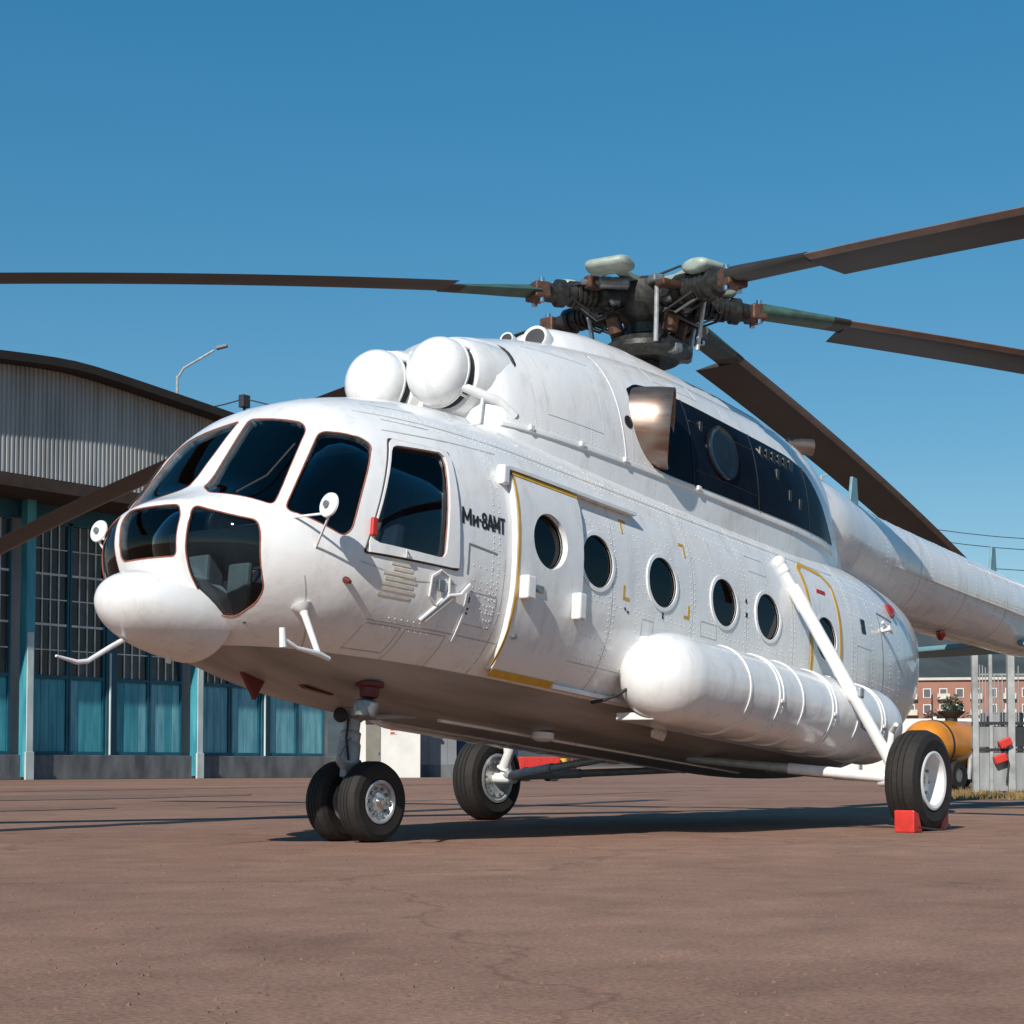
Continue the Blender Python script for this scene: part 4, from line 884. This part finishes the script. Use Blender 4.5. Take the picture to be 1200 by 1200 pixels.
M.update({
 'tarmac': tarmac(),
 'tar': mat('tar_seal', (0.012, 0.011, 0.011), 0.6, 0, 0.4, 3),
 'patch': mat('tarmac_patch', (0.20, 0.115, 0.08), 0.92, 0, 0.35, 4, 0.3, 60),
 'corr': mat('grey_corrugated_sheet', (0.38, 0.39, 0.385), 0.55, 0.1, 0.4, 0.5, stretch=(2.5, 2.5, 0.4)),
 'roofm': mat('roof_felt_brown', (0.022, 0.016, 0.013), 0.85, 0, 0.4, 1),
 'fascia': mat('fascia_rust_brown', (0.055, 0.034, 0.024), 0.8, 0, 0.5, 1.5),
 'teal': mat('teal_door_paint', (0.07, 0.35, 0.42), 0.55, 0, 0.5, 1.1, stretch=(3, 3, 0.4), col2=(0.02, 0.18, 0.235), detail=9),
 'teal2': mat('faded_teal_paint', (0.18, 0.44, 0.49), 0.6, 0, 0.5, 1.1, stretch=(3, 3, 0.5), col2=(0.07, 0.24, 0.32), detail=9),
 'teal_dark': mat('dark_teal_frame', (0.008, 0.10, 0.15), 0.55, 0, 0.4, 1.3),
 'post_pale': mat('pale_post_paint', (0.58, 0.66, 0.64), 0.6, 0, 0.35, 1.5, stretch=(1, 1, 0.5)),
 'bars': mat('glazing_bar_grey', (0.72, 0.72, 0.68), 0.6, 0, 0.45, 2),
 'dark_glass': mat('dirty_dark_glass', (0.012, 0.014, 0.016), 0.25, 0, 0.4, 0.8),
 'pane_grey': mat('dusty_pane', (0.07, 0.085, 0.09), 0.4, 0, 0.4, 1.5),
 'concrete': mat('stained_concrete', (0.17, 0.18, 0.19), 0.9, 0, 0.6, 0.9, 0.2, 20, stretch=(2, 2, 0.7), detail=8),
 'bwhite': mat('white_wall_paint', (0.74, 0.73, 0.68), 0.7, 0, 0.15, 1.2),
 'bgrey': mat('grey_sheet', (0.20, 0.21, 0.23), 0.6, 0, 0.2, 1.0),
 'bblue': mat('dark_blue_sheet', (0.012, 0.035, 0.14), 0.5, 0, 0.3, 1.0),
 'door_khaki': mat('khaki_door', (0.22, 0.21, 0.17), 0.6, 0, 0.2, 2),
 'orange': mat('orange_tank_paint', (0.70, 0.25, 0.015), 0.35, 0, 0.35, 2.5, coat=0.3),
 'machine': mat('dark_machine', (0.025, 0.026, 0.028), 0.6, 0, 0.3, 6),
 'gate_grey': mat('galvanised_sheet', (0.34, 0.35, 0.35), 0.55, 0.2, 0.35, 2.0, stretch=(3, 3, 0.6)),
 'gate_post': mat('grey_white_post', (0.40, 0.41, 0.40), 0.6, 0, 0.45, 3),
 'brick_pink': mat('pink_render', (0.34, 0.17, 0.125), 0.9, 0, 0.25, 0.2),
 'balcony': mat('pale_balcony', (0.62, 0.58, 0.50), 0.85, 0, 0.3, 0.3),
 'win_far': mat('far_window_glass', (0.10, 0.11, 0.12), 0.3),
 'hill': mat('wooded_hill', (0.055, 0.070, 0.070), 0.95, 0, 0.5, 0.02, detail=10),
 'grassm': mat('dry_grass', (0.30, 0.20, 0.075), 0.9, 0, 0.5, 1.2),
 'soil': mat('dry_verge', (0.22, 0.14, 0.07), 0.95, 0, 0.45, 1.5, 0.4, 20),
 'leafred': mat('autumn_leaf', (0.13, 0.045, 0.04), 0.8, 0, 0.5, 2),
 'leafgreen': mat('dull_leaf', (0.05, 0.06, 0.03), 0.8, 0, 0.5, 2),
 'bark': mat('bark', (0.06, 0.045, 0.035), 0.9, 0, 0.4, 4),
 'wire': mat('wire_black', (0.03, 0.03, 0.035), 0.6),
})
gm = MB(); gm.add([(-1500, -1500, 0), (3000, -1500, 0), (3000, 3000, 0), (-1500, 3000, 0)], [(0, 1, 2, 3)])
struct(gm.build('apron', M['tarmac'], None, 0))
def ribbon(name, pts, w, z, m):
    mb = MB(); P = [Vector((x, y, 0)) for x, y in pts]; vs = []; fs = []
    for i, p in enumerate(P):
        t = (P[min(i + 1, len(P) - 1)] - P[max(i - 1, 0)]).normalized(); q = Vector((-t.y, t.x, 0)); ww = w * random.uniform(0.75, 1.2)
        vs += [p + q * ww / 2 + Vector((0, 0, z)), p - q * ww / 2 + Vector((0, 0, z))]
        if i: fs.append((2 * i - 2, 2 * i - 1, 2 * i + 1, 2 * i))
    mb.add(vs, fs); return struct(mb.build(name, m, None, 0))
def wander(a, b, n, amp):
    out = []; off = 0
    for i in range(n + 1):
        t = i / n; off = off * 0.8 + random.uniform(-amp, amp); x = a[0] + (b[0] - a[0]) * t; y = a[1] + (b[1] - a[1]) * t
        out.append((x - off * (b[1] - a[1]) / math.dist(a, b), y + off * (b[0] - a[0]) / math.dist(a, b)))
    return out
ribbon('tar_joint', wander((-14.0, 1.18), (4.3, 4.76), 60, 0.012) + wander((4.6, 4.80), (14, 6.5), 40, 0.012), 0.38, 0.004, M['tar'])  # cast shadow line painted as a wide dark ribbon; ribbons below are tar joints
for a, b, w in (((-3, 20), (30, 24), 0.2), ((6, 8.2), (24, 11.6), 0.08)):
    ribbon('tar_joint', wander(a, b, 50, 0.02), w, 0.004, M['tar'])
for (x, y, sx, sy) in ((3.5, 9.6, 2.2, 0.8), (9, 16, 5, 2.2), (-1, 28, 9, 2.5)):
    pm = MB(); n_ = 18; pm.add([(x + sx * math.cos(2 * math.pi * i / n_) * random.uniform(0.8, 1), y + sy * math.sin(2 * math.pi * i / n_) * random.uniform(0.8, 1), 0.008) for i in range(n_)], [tuple(range(n_))]); struct(pm.build('tarmac_patch', M['patch'], None, 0))

gt_ = MB()
for i in range(2600):
    d = 2.2 + 16 * random.random() ** 1.7; a = R(CAM_YAW) + random.uniform(-0.34, 0.34); x = CAM_LOC.x + math.sin(a) * d; y = CAM_LOC.y + math.cos(a) * d; r = random.uniform(0.003, 0.009)
    q = random.uniform(0, 6.28); gt_.add([(x + r * math.cos(q + k * 2.09) * random.uniform(0.7, 1.3), y + r * math.sin(q + k * 2.09), 0.0) for k in range(3)] + [(x, y, r * random.uniform(0.6, 1.1))], [(0, 1, 3), (1, 2, 3), (2, 0, 3)])
g2 = stuff(gt_.build('grit', M['patch'], None, 0)); g2['label'] = 'loose grit scattered over the tarmac apron'; g2['category'] = 'grit'
# ------------------------------------------------------------------ hangar
hangar = empty('hangar', (31.3, 45, 0)); tag(hangar, 'grey corrugated hangar with curved dark roof and tall teal doors behind the cockpit', 'hangar')
HP = Vector((31.3, 45, 0))
def H(mb, name, m, parent=hangar, smooth=0, bevel=0):
    mb.v = [tuple(Vector(v) - HP) for v in mb.v]; return mb.build(name, m, parent, smooth, bevel)
HXL, HXR = 13.0, 49.0
def roof_z(x): return 16.05 - 0.094 * (math.sqrt((x - 31.0) ** 2 + 1.5) - 1.22)
# corrugated gable sheets, one object per sheet
xs_ = HXL
while xs_ < HXR - 0.1:
    xe = min(HXR, xs_ + 1.2); mb = MB(); vs = []; fs = []; x = xs_; k = 0
    while x < xe - 1e-6:
        for dx, dy in ((0, 0), (0.08, 0), (0.10, -0.05), (0.18, -0.05)):
            vs += [(x + dx, 45 + dy, 11.5), (x + dx, 45 + dy, roof_z(x) - 0.2)]
        x += 0.2
    vs += [(xe, 45, 11.5), (xe, 45, roof_z(xe) - 0.2)]
    fs = [(2 * i, 2 * i + 2, 2 * i + 3, 2 * i + 1) for i in range(len(vs) // 2 - 1)]
    mb.add(vs, fs); H(mb, 'corrugated_sheet', M['corr']); xs_ = xe + 0.004
# roof: thick curved slab with overhang
mb = MB(); rs_ = []
for i in range(41):
    x = HXL - 0.8 + (HXR - HXL + 1.6) * i / 40; z = roof_z(x)
    rs_.append([(x, 44.1, z - 0.32), (x, 44.1, z), (x, 85, z), (x, 85, z - 0.32)])
mb.rings(rs_, True); H(mb, 'roof', M['roofm'])
mb = MB(); mb.box((31.0, 46.4, 11.28), (HXR - HXL, 2.9, 0.5)); H(mb, 'canopy_beam', M['fascia'])
mb = MB(); mb.box((31.0, 66, 6.5), (HXR - HXL - 0.4, 36, 13.0)); H(mb, 'hall_wall', M['corr'])
LY = 47.75
mb = MB(); mb.box((31.0, LY - 0.12, 0.49), (HXR - HXL, 0.5, 0.98)); H(mb, 'plinth', M['concrete'], hangar, 0, 0.02)
mb = MB(); mb.box((31.0, LY + 0.05, 10.75), (HXR - HXL, 0.3, 0.7)); H(mb, 'door_header', M['teal_dark'])
bars_me = None; pane_me = None
BAY = 8.76
def leaf(x0, w, tm, detailed):
    lf = MB(); f = 0.09
    lf.box((x0 + w / 2, LY + 0.08, 2.55), (w, 0.06, 3.14))
    lo = H(lf, 'door_leaf', tm)
    fr = MB()
    for bx in (x0 + f / 2, x0 + w - f / 2): fr.box((bx, LY, 5.65), (f, 0.10, 9.3))
    for bz in (1.06, 4.12, 10.35): fr.box((x0 + w / 2, LY - 0.003, bz), (w - 2 * f - 0.004, 0.10, 0.14))
    H(fr, 'leaf_frame', M['teal_dark'], lo)
    bz0, bz1 = 4.19, 10.28; cols, rows = 4, 6; pw = (w - 2 * f) / cols; ph = (bz1 - bz0) / rows
    gb = MB()
    for c in range(1, cols): gb.box((x0 + f + c * pw, LY + 0.01, (bz0 + bz1) / 2), (0.045, 0.05, bz1 - bz0))
    for r_ in range(1, rows): gb.box((x0 + w / 2, LY + 0.012, bz0 + r_ * ph), (w - 2 * f, 0.045, 0.09 if r_ in (2, 4) else 0.045))
    H(gb, 'glazing_bars', M['bars'], lo)
    if detailed:
        pm = MB(); pm.box((0, 0, 0), (pw - 0.03, 0.012, ph - 0.03)); me = pm.mesh('window_pane'); me.materials.append(M['dark_glass']); me2 = me.copy(); me2.materials.clear(); me2.materials.append(M['pane_grey'])
        for c in range(cols):
            for r_ in range(rows):
                o = bpy.data.objects.new('window_pane', me2 if random.random() < 0.16 else me); col.objects.link(o); o.parent = lo
                o.location = Vector((x0 + f + (c + 0.5) * pw, LY + 0.05, bz0 + (r_ + 0.5) * ph)) - HP
                o.rotation_euler = (R(random.uniform(-0.8, 0.8)), 0, R(random.uniform(-0.8, 0.8)))
    else:
        pm = MB(); pm.box((x0 + w / 2, LY + 0.05, (bz0 + bz1) / 2), (w - 2 * f, 0.012, bz1 - bz0)); H(pm, 'window_pane', M['dark_glass'], lo)
    # raised planks on the lower panel
    for q in range(4):
        pk = MB(); pk.box((x0 + f + (q + 0.5) * pw, LY + 0.045, 2.56), (pw - 0.02, 0.03 + 0.008 * random.random(), 2.9)); H(pk, 'panel_board', random.choice((tm, tm, M['teal2'])), lo, 0, 0.01)
for b in range(4):
    px = 31.26 + BAY * (b - 2)
    mb = MB(); mb.box((px, LY - 0.45, 5.6), (0.42, 0.42, 11.0)); mb.cur = 0; po = H(mb, 'door_post', M['teal'], hangar, 0, 0.02)
    mb = MB(); mb.box((px - 0.02, LY - 0.68, 2.9), (0.30, 0.05, 5.8)); H(mb, 'post_guard', M['post_pale'], po, 0, 0.01)
    mb = MB(); mb.box((px - 0.02, LY - 0.68, 0.55), (0.38, 0.12, 1.1)); H(mb, 'post_foot', M['post_pale'], po, 0, 0.01)
    xl = px + 0.5; half = (BAY - 1.0 - 0.55) / 2
    if b < 3 or True:
        for hf in range(2):
            xa = xl + hf * (half + 0.55); w2 = half / 2 - 0.02
            if xa + half > HXR: continue
            leaf(xa, w2, M['teal'] if b < 3 else M['teal2'], b in (1, 2)); leaf(xa + w2 + 0.04, w2, M['teal'] if b < 3 else M['teal2'], b in (1, 2))
            if hf == 0:
                mb = MB(); mb.box((xa + half + 0.27, LY - 0.02, 5.6), (0.46, 0.2, 9.5)); so = H(mb, 'door_stile', M['teal_dark'], hangar, 0, 0.02)
                mb = MB(); mb.cyl((xa + half + 0.2, LY - 0.16, 1.0), (xa + half + 0.2, LY - 0.16, 5.2), 0.045, n=8); H(mb, 'drop_bolt', M['post_pale'], so, 30)

# ------------------------------------------------------------------ booth and containers beyond the nose wheel
VX = Vector((0.79, 0.61, 0)); 
def far_box(name, label, cat, c, sz, m, yaw=0.0):
    e = empty(name, c, (0, 0, yaw)); tag(e, label, cat); return e
bo = far_box('guard_booth', 'small white booth with khaki door and red notice behind the nose wheels', 'booth', (50.2, 45.6, 0), None, None, R(-40))
MB().box((0, 0, 1.65), (3.0, 2.6, 3.3)).build('booth_wall', M['bwhite'], bo, 0)
MB().box((0, 0, 3.36), (3.2, 2.8, 0.12)).build('booth_roof', M['bgrey'], bo, 0)
dd = MB().box((-0.72, -1.31, 1.25), (0.68, 0.06, 2.5)).build('booth_door', M['door_khaki'], bo, 0)
MB().box((-0.72, -1.33, 2.62), (0.72, 0.08, 0.26)).build('door_transom', M['machine'], dd, 0)
MB().box((-0.46, -1.36, 1.15), (0.05, 0.05, 0.12)).build('handle', M['steel'], dd, 0)
MB().box((0.22, -1.312, 2.18), (0.32, 0.02, 0.34)).build('notice_board', M['bwhite'], bo, 0)
MB().box((0.22, -1.326, 2.25), (0.26, 0.01, 0.10)).build('notice_stripe', M['red'], bo, 0); MB().box((0.19, -1.326, 2.08), (0.2, 0.01, 0.08)).build('notice_stripe', M['red'], bo, 0)
gc = far_box('grey_container', 'plain grey shed of sheet metal between white booth and blue container', 'shed', (53.2, 45.4, 0), None, None, R(-40))
for k in range(6): MB().box((-1.35 + 0.45 * k, -1.2, 1.85), (0.44, 0.06 + 0.03 * (k % 2), 2.5)).build('wall_sheet', M['bgrey'], gc, 0)
MB().box((-0.2, 0, 0.3), (2.8, 2.46, 0.6)).build('shed_base', M['concrete'], gc, 0)
MB().box((-0.2, 0.05, 1.85), (2.7, 2.4, 2.5)).build('shed_wall', M['bgrey'], gc, 0); MB().box((-0.2, 0, 3.16), (2.9, 2.7, 0.12)).build('shed_roof', M['bgrey'], gc, 0)
bc_ = far_box('blue_container', 'dark blue container on a grey base behind the far main wheel', 'container', (55.6, 44.9, 0), None, None, R(-40))
MB().box((0.3, 0.05, 1.85), (3.9, 2.4, 2.5)).build('container_body', M['bblue'], bc_, 0)
for k in range(9): MB().box((-1.45 + 0.43 * k, -1.2, 1.85), (0.40, 0.06 + 0.03 * (k % 2), 2.46)).build('container_sheet', M['bblue'], bc_, 0)
MB().box((0.3, 0, 0.3), (4.0, 2.5, 0.6)).build('container_base', M['bgrey'], bc_, 0)
MB().box((-1.72, -1.3, 1.6), (0.16, 0.1, 3.2)).build('corner_post', M['post_pale'], bc_, 0)
# ------------------------------------------------------------------ red fire cart seen under the belly
fc = empty('fire_cart', (38.5, 27.6, 0), (0, 0, R(-38))); tag(fc, 'small red fire extinguisher cart seen beneath the helicopter belly', 'cart')
MB().box((0, 0, 0.62), (1.5, 0.7, 0.5)).build('cart_body', M['red'], fc, 0, 0.04)
for k in range(2): MB().lathe([(0.12, 0), (0.14, 0.05), (0.14, 0.8), (0.06, 0.95)], (0.95 + 0.32 * k, -0.1, 0.35), (0, 0.1, 1), 16).build('cylinder', M['red_dark'] if k else M['yellow'], fc)
MB().tube([(-0.9, 0, 0.8), (-1.3, 0, 0.95)], 0.03).build('handle', M['machine'], fc)
for x in (-0.5, 0.5):
    for y in (-0.4, 0.4): MB().lathe([(0.12, -0.05), (0.24, -0.05), (0.26, 0), (0.24, 0.05), (0.12, 0.05)], (x, y, 0.26), (0, 1, 0), 18).build('wheel', M['rubber'], fc)
# ------------------------------------------------------------------ orange tank trailer
ot = empty('tank_trailer', (27.3, 7.4, 0), (0, 0, R(-8))); tag(ot, 'orange cylindrical tank trailer standing behind the near main wheel', 'trailer')
tb = MB().lathe([(0.001, -0.22), (0.2, -0.20), (0.38, -0.13), (0.50, -0.02), (0.555, 0.12), (0.56, 0.3), (0.56, 2.6), (0.5, 2.78), (0.3, 2.9), (0.001, 2.95)], (-1.0, 0, 1.02), (1, 0, 0), 36, False).build('tank_body', M['orange'], ot, 40)
for x in (-0.55, 1.3): MB().lathe([(0.55, -0.03), (0.575, -0.03), (0.575, 0.03), (0.55, 0.03)], (x, 0, 1.02), (1, 0, 0), 36, False).build('tank_band', M['machine'], tb)
MB().lathe([(0.14, 0), (0.14, 0.08), (0.30, 0.20), (0.32, 0.24), (0.001, 0.26)], (0.25, 0, 1.56), (0, 0, 1), 20).build('filler_funnel', M['machine'], tb)
MB().cyl((-0.62, -0.05, 1.56), (-0.62, -0.05, 2.15), 0.018, n=8).build('vent_pipe', M['machine'], tb)
MB().box((0.4, 0, 0.42), (2.9, 0.7, 0.14)).build('chassis', M['machine'], ot, 0)
MB().box((0.9, -0.42, 0.42), (0.7, 0.3, 0.5)).build('pump_box', M['machine'], ot, 0, 0.02)
MB().tube([(0.15, -0.5, 0.25), (0.18, -0.52, 0.7), (0.32, -0.55, 0.85)], 0.05).build('suction_pipe', M['gate_post'], ot)
for x in (-0.3, 1.4):
    for y in (-0.45, 0.45):
        w_ = MB().lathe([(0.16, -0.09), (0.31, -0.09), (0.34, 0), (0.31, 0.09), (0.16, 0.09)], (x, y, 0.34), (0, 1, 0), 24, False).build('wheel', M['rubber'], ot); MB().lathe([(0.165, -0.07), (0.05, -0.05), (0.05, 0.05), (0.165, 0.07)], (x, y, 0.34), (0, 1, 0), 20).build('rim', M['steel'], w_)
# ------------------------------------------------------------------ sheet metal gate at the right
gt = empty('sheet_metal_gate', (23.86, 5.30, 0), (0, 0, R(-52))); tag(gt, 'grey sheet metal gate with tall pale posts and red lamps at the right edge', 'gate')
for x, w, h in ((0.05, 0.12, 3.0), (0.37, 0.07, 3.2), (0.78, 0.14, 3.3), (1.55, 0.12, 3.0), (2.3, 0.14, 3.2)):
    MB().box((x, 0, h / 2), (w, w, h)).build('gate_post', M['gate_post'], gt, 0, 0.008)
for i, (xa, xb) in enumerate(((0.12, 0.33), (0.41, 0.70), (0.86, 1.48), (1.62, 2.22))):
    MB().box(((xa + xb) / 2, 0.01, 0.44), (xb - xa, 0.03, 0.80)).build('gate_panel', M['gate_grey'], gt, 0)
    MB().box(((xa + xb) / 2, 0.02, 1.15), (xb - xa, 0.02, 0.42)).build('gate_panel', M['gate_grey'] if i < 2 else M['machine'], gt, 0)
for bx in (0.16, 0.22, 0.28, 0.46, 0.54, 0.62, 0.95, 1.1, 1.25, 1.4, 1.75, 1.95, 2.12): MB().cyl((bx, 0.03, 1.36), (bx, 0.03, 2.5 + 0.12 * math.sin(bx * 9)), 0.012, n=6).build('gate_bar', M['gate_grey'], gt)
MB().box((1.2, 0.05, 2.42), (2.2, 0.03, 0.04)).build('gate_rail', M['gate_grey'], gt, 0)
cb = empty('control_cabinet', (25.6, 5.6, 0), (0, 0, R(-52))); tag(cb, 'grey electrical cabinet standing behind the sheet metal gate', 'cabinet')
MB().box((0.35, 0.5, 0.85), (0.8, 0.5, 1.7)).build('cabinet_body', M['bgrey'], cb, 0, 0.02); MB().box((0.35, 0.23, 0.9), (0.7, 0.03, 1.5)).build('cabinet_door', M['gate_grey'], cb, 0, 0.01)
for z in (0.88, 1.42): MB().box((1.15, -0.02, z), (2.35, 0.05, 0.06)).build('gate_rail', M['machine'], gt, 0)
for k, (x, z, t) in enumerate(((0.62, 1.02, 25), (0.52, 0.70, 20))):
    MB().box((x, -0.12, z), (0.26, 0.14, 0.17), Matrix.Rotation(R(-t), 3, 'Y')).build('red_lamp', M['red'], gt, 0, 0.02)
MB().tube([(0.62, -0.08, 0.9), (0.7, -0.1, 0.6), (0.66, -0.06, 0.2)], 0.02).build('lamp_cable', M['wire'], gt)
# ------------------------------------------------------------------ verge, wall, bushes, apartment block, hill
VERGE = [(16.9, 2.75), (17.7, 1.3), (24, -9), (70, -30), (75, 30), (31, 9.1)]
struct(MB().add([(x, y, 0.004) for x, y in VERGE], [tuple(range(6))]).build('dry_verge', M['soil'], None, 0))
gr = MB()
def inside(x, y):
    c = False
    for i in range(len(VERGE)):
        (x1, y1), (x2, y2) = VERGE[i], VERGE[i - 1]
        if (y1 > y) != (y2 > y) and x < (x2 - x1) * (y - y1) / (y2 - y1) + x1: c = not c
    return c
for i in range(16000):
    t = random.random() ** 1.4; x = 17.0 + 17 * t; y = random.uniform(-7, 9)
    if not inside(x, y): continue
    h = random.uniform(0.04, 0.13); a = random.uniform(0, math.pi); w = 0.012; dx, dy = math.cos(a) * w, math.sin(a) * w; lx, ly = random.uniform(-0.06, 0.06), random.uniform(-0.06, 0.06)
    gr.add([(x - dx, y - dy, 0.004), (x + dx, y + dy, 0.004), (x + lx, y + ly, h)], [(0, 1, 2)])
g_o = stuff(gr.build('dry_grass', M['grassm'], None, 0)); g_o['label'] = 'dry yellow grass on the verge beside the gate'; g_o['category'] = 'grass'
yw = empty('perimeter_wall', (118, 40, 0), (0, 0, R(-58))); tag(yw, 'long pale boundary wall beyond the orange trailer', 'wall')
for k in range(14):
    MB().box((-21 + 3.0 * k, 0, 2.1), (2.94, 0.25, 4.2)).build('wall_panel', M['bwhite'], yw, 0, 0.03); MB().box((-22.5 + 3.0 * k, 0, 2.15), (0.3, 0.4, 4.4)).build('wall_post', M['bwhite'], yw, 0)
ab = empty('apartment_block', (302, 126, 0), (0, 0, R(-62))); tag(ab, 'distant pink apartment block with pale balconies below the tail boom', 'building')
MB().box((0, 6, 8.6), (64, 12, 17.2)).build('wall', M['brick_pink'], ab, 0)
MB().box((0, 6, 17.45), (65, 13, 0.5)).build('roof', M['balcony'], ab, 0)
wm_ = MB().box((0, 0, 0), (1.2, 0.12, 1.5)).mesh('window'); wm_.materials.append(M['win_far'])
wf_ = MB().box((0, 0, 0), (1.5, 0.10, 1.8)).mesh('window_frame'); wf_.materials.append(M['bwhite'])
bk_m = MB().box((0, 0, 0), (2.4, 1.0, 1.1)).mesh('balcony'); bk_m.materials.append(M['balcony'])
for c in range(20):
    for r_ in range(5):
        x = -30 + 3.1 * c; z = 2.0 + 3.1 * r_
        if c % 2:
            b_ = bpy.data.objects.new('balcony', bk_m); col.objects.link(b_); b_.parent = ab; b_.location = (x, -0.5, z - 0.4)
        f_ = bpy.data.objects.new('window_frame', wf_); col.objects.link(f_); f_.parent = ab; f_.location = (x, -0.02, z + 0.3)
        w_ = bpy.data.objects.new('window', wm_); col.objects.link(w_); w_.parent = f_; w_.location = (0, -0.06, 0)
def bush(name, label, c, rx, rz, m, n, trunk_h=0.0):
    e = empty(name, c); tag(e, label, 'tree')
    MB().tube([(0, 0, 0), (0.1, 0.05, rz * 0.6 + trunk_h), (0.05, 0.1, rz * 1.2 + trunk_h)], [0.16, 0.12, 0.04]).build('trunk', M['bark'], e)
    for k in range(4):
        a = 1.6 * k; MB().tube([(0.08, 0.05, trunk_h + rz * 0.3), (math.cos(a) * rx * 0.5, math.sin(a) * rx * 0.5, trunk_h + rz * (0.9 + 0.1 * k))], [0.07, 0.02], 6).build('limb', M['bark'], e)
    cl = [(random.gauss(0, rx * 0.45), random.gauss(0, rx * 0.45), trunk_h + rz + random.gauss(0, rz * 0.4)) for _ in range(22)]
    mb = MB()
    for i in range(n):
        q = random.choice(cl); p = Vector((q[0] + random.gauss(0, rx * 0.16), q[1] + random.gauss(0, rx * 0.16), max(0.1, q[2] + random.gauss(0, rz * 0.16)))); s_ = random.uniform(0.14, 0.30)
        a = Vector((random.gauss(0, 1), random.gauss(0, 1), random.gauss(0, 1))).normalized(); b = a.orthogonal().normalized(); mb.add([p + a * s_, p + b * s_ * 0.6, p - a * s_, p - b * s_ * 0.6], [(0, 1, 2, 3)])
    mb.build('crown', m, e, 0)
bush('autumn_tree', 'dark red autumn tree left of the pink block, nearest the fuselage', (134, 62.5, 0), 2.4, 2.6, M['leafred'], 4500)
bush('autumn_tree', 'reddish autumn tree in front of the pink block centre', (136, 58.8, 0), 2.8, 2.9, M['leafred'], 5000)
bush('green_tree', 'dull green tree seen between the gate posts', (134.5, 54.2, 0), 2.6, 3.0, M['leafgreen'], 5000)
hm = MB(); vs = []; NH = 90
for i in range(NH + 1):
    a = R(-20 + 130 * i / NH)     # azimuth from +X
    h = 105 + 20 * math.sin(i * 0.23) + 12 * math.sin(i * 0.61 + 1) + random.uniform(-3, 3); h *= 1.0 if a < R(45) else max(0.15, 1 - (a - R(45)) / R(40))
    for d, k in ((1050, 0.0), (1250, 0.45), (1500, 1.0), (2000, 0.9)):
        vs.append((math.cos(a) * d, math.sin(a) * d, -2 + h * k + (random.uniform(-4, 4) if k else 0)))
fs = [(i * 4 + j, (i + 1) * 4 + j, (i + 1) * 4 + j + 1, i * 4 + j + 1) for i in range(NH) for j in range(3)]
hm.add(vs, fs); struct(hm.build('hills', M['hill'], None, 40))
# ------------------------------------------------------------------ masts, poles and wires
lm = empty('flood_lamp', (76.4, 91.3, 0)); tag(lm, 'tall street lamp with angled arm rising behind the hangar roof', 'street lamp')
MB().cyl((0, 0, 0), (0, 0, 30.6), 0.16, 0.10, 10).build('pole', M['gate_post'], lm)
MB().tube([(0, 0, 30.4), (0.3, -0.4, 31.2), (1.75, -2.25, 32.6)], 0.09, 8).build('arm', M['gate_post'], lm)
MB().box((2.1, -2.7, 32.85), (0.9, 0.5, 0.22), Matrix.Rotation(R(-52), 3, 'Z') @ Matrix.Rotation(R(-14), 3, 'Y')).build('lamp_head', M['bgrey'], lm, 0, 0.05)
up_ = empty('utility_pole', (72.0, 79.0, 0)); tag(up_, 'thin utility pole with a dark box above the cockpit roof', 'pole')
MB().cyl((0, 0, 0), (0, 0, 26.2), 0.14, 0.10, 8).build('pole', M['bark'], up_); MB().box((0, 0, 26.2), (0.7, 0.5, 0.9)).build('transformer_box', M['wire'], up_, 0, 0.05)
def wires(name, label, segs, r):
    for i, (a, b) in enumerate(segs):
        a, b = Vector(a), Vector(b); o = MB().tube([a.lerp(b, t / 12) - Vector((0, 0, 1.2 * math.sin(math.pi * t / 12))) for t in range(13)], r, 5).build(name, M['wire'], None); tag(o, label[i], 'wire', 'overhead wires')
wires('overhead_wire', ['overhead wire passing left of the dark box above the cockpit', 'overhead wire passing right of the dark box above the cockpit'], [((66, 85, 27.3), (72, 79, 26.4)), ((72, 79, 26.4), (84, 66, 26.0))], 0.05)
wires('overhead_wire', ['uppermost overhead wire above the tail boom', 'middle overhead wire above the tail boom', 'lowest overhead wire above the tail boom'], [((99, 47, 18.6), (118, 26, 17.4)), ((99, 47, 17.8), (118, 26, 16.6)), ((99, 47, 16.2), (118, 26, 15.2))], 0.03)
l2 = empty('street_lamp', (98.3, 47.7, 0)); tag(l2, 'slim distant street lamp just above the engine cowling rear', 'street lamp')
MB().cyl((0, 0, 0), (0, 0, 21.2), 0.14, 0.10, 8).build('pole', M['gate_post'], l2); MB().tube([(0, 0, 21.1), (0.3, -0.5, 21.3), (0.7, -1.0, 21.0)], 0.06, 6).build('arm', M['gate_post'], l2); MB().ell((0.75, -1.1, 20.95), (0.3, 0.3, 0.15), 12, 6).build('lamp_head', M['machine'], l2)
# ------------------------------------------------------------------ wheel chocks
def chock(c, yaw, label, m):
    e = empty('wheel_chock', c, (0, 0, yaw)); tag(e, label, 'wheel chock', 'red wheel chocks')
    MB().prism([(-0.05, -0.09, 0), (0.12, -0.09, 0), (0.05, -0.09, 0.16), (-0.05, -0.09, 0.19)], (0, 0.18, 0)).build('block', m, e, 0, 0.012)
    MB().tube([(-0.05, -0.12, 0.05), (0.1, -0.18, 0.03), (0.3, -0.2, 0.02), (0.45, -0.18, 0.06)], 0.008, 6).build('cord', M['wire'], e)
chock((4.03, -2.46, 0.0), 0, 'red wheel chock in front of the near main wheel', M['red'])
chock((4.90, -2.34, 0.0), math.pi, 'red wheel chock behind the near main wheel', M['red'])
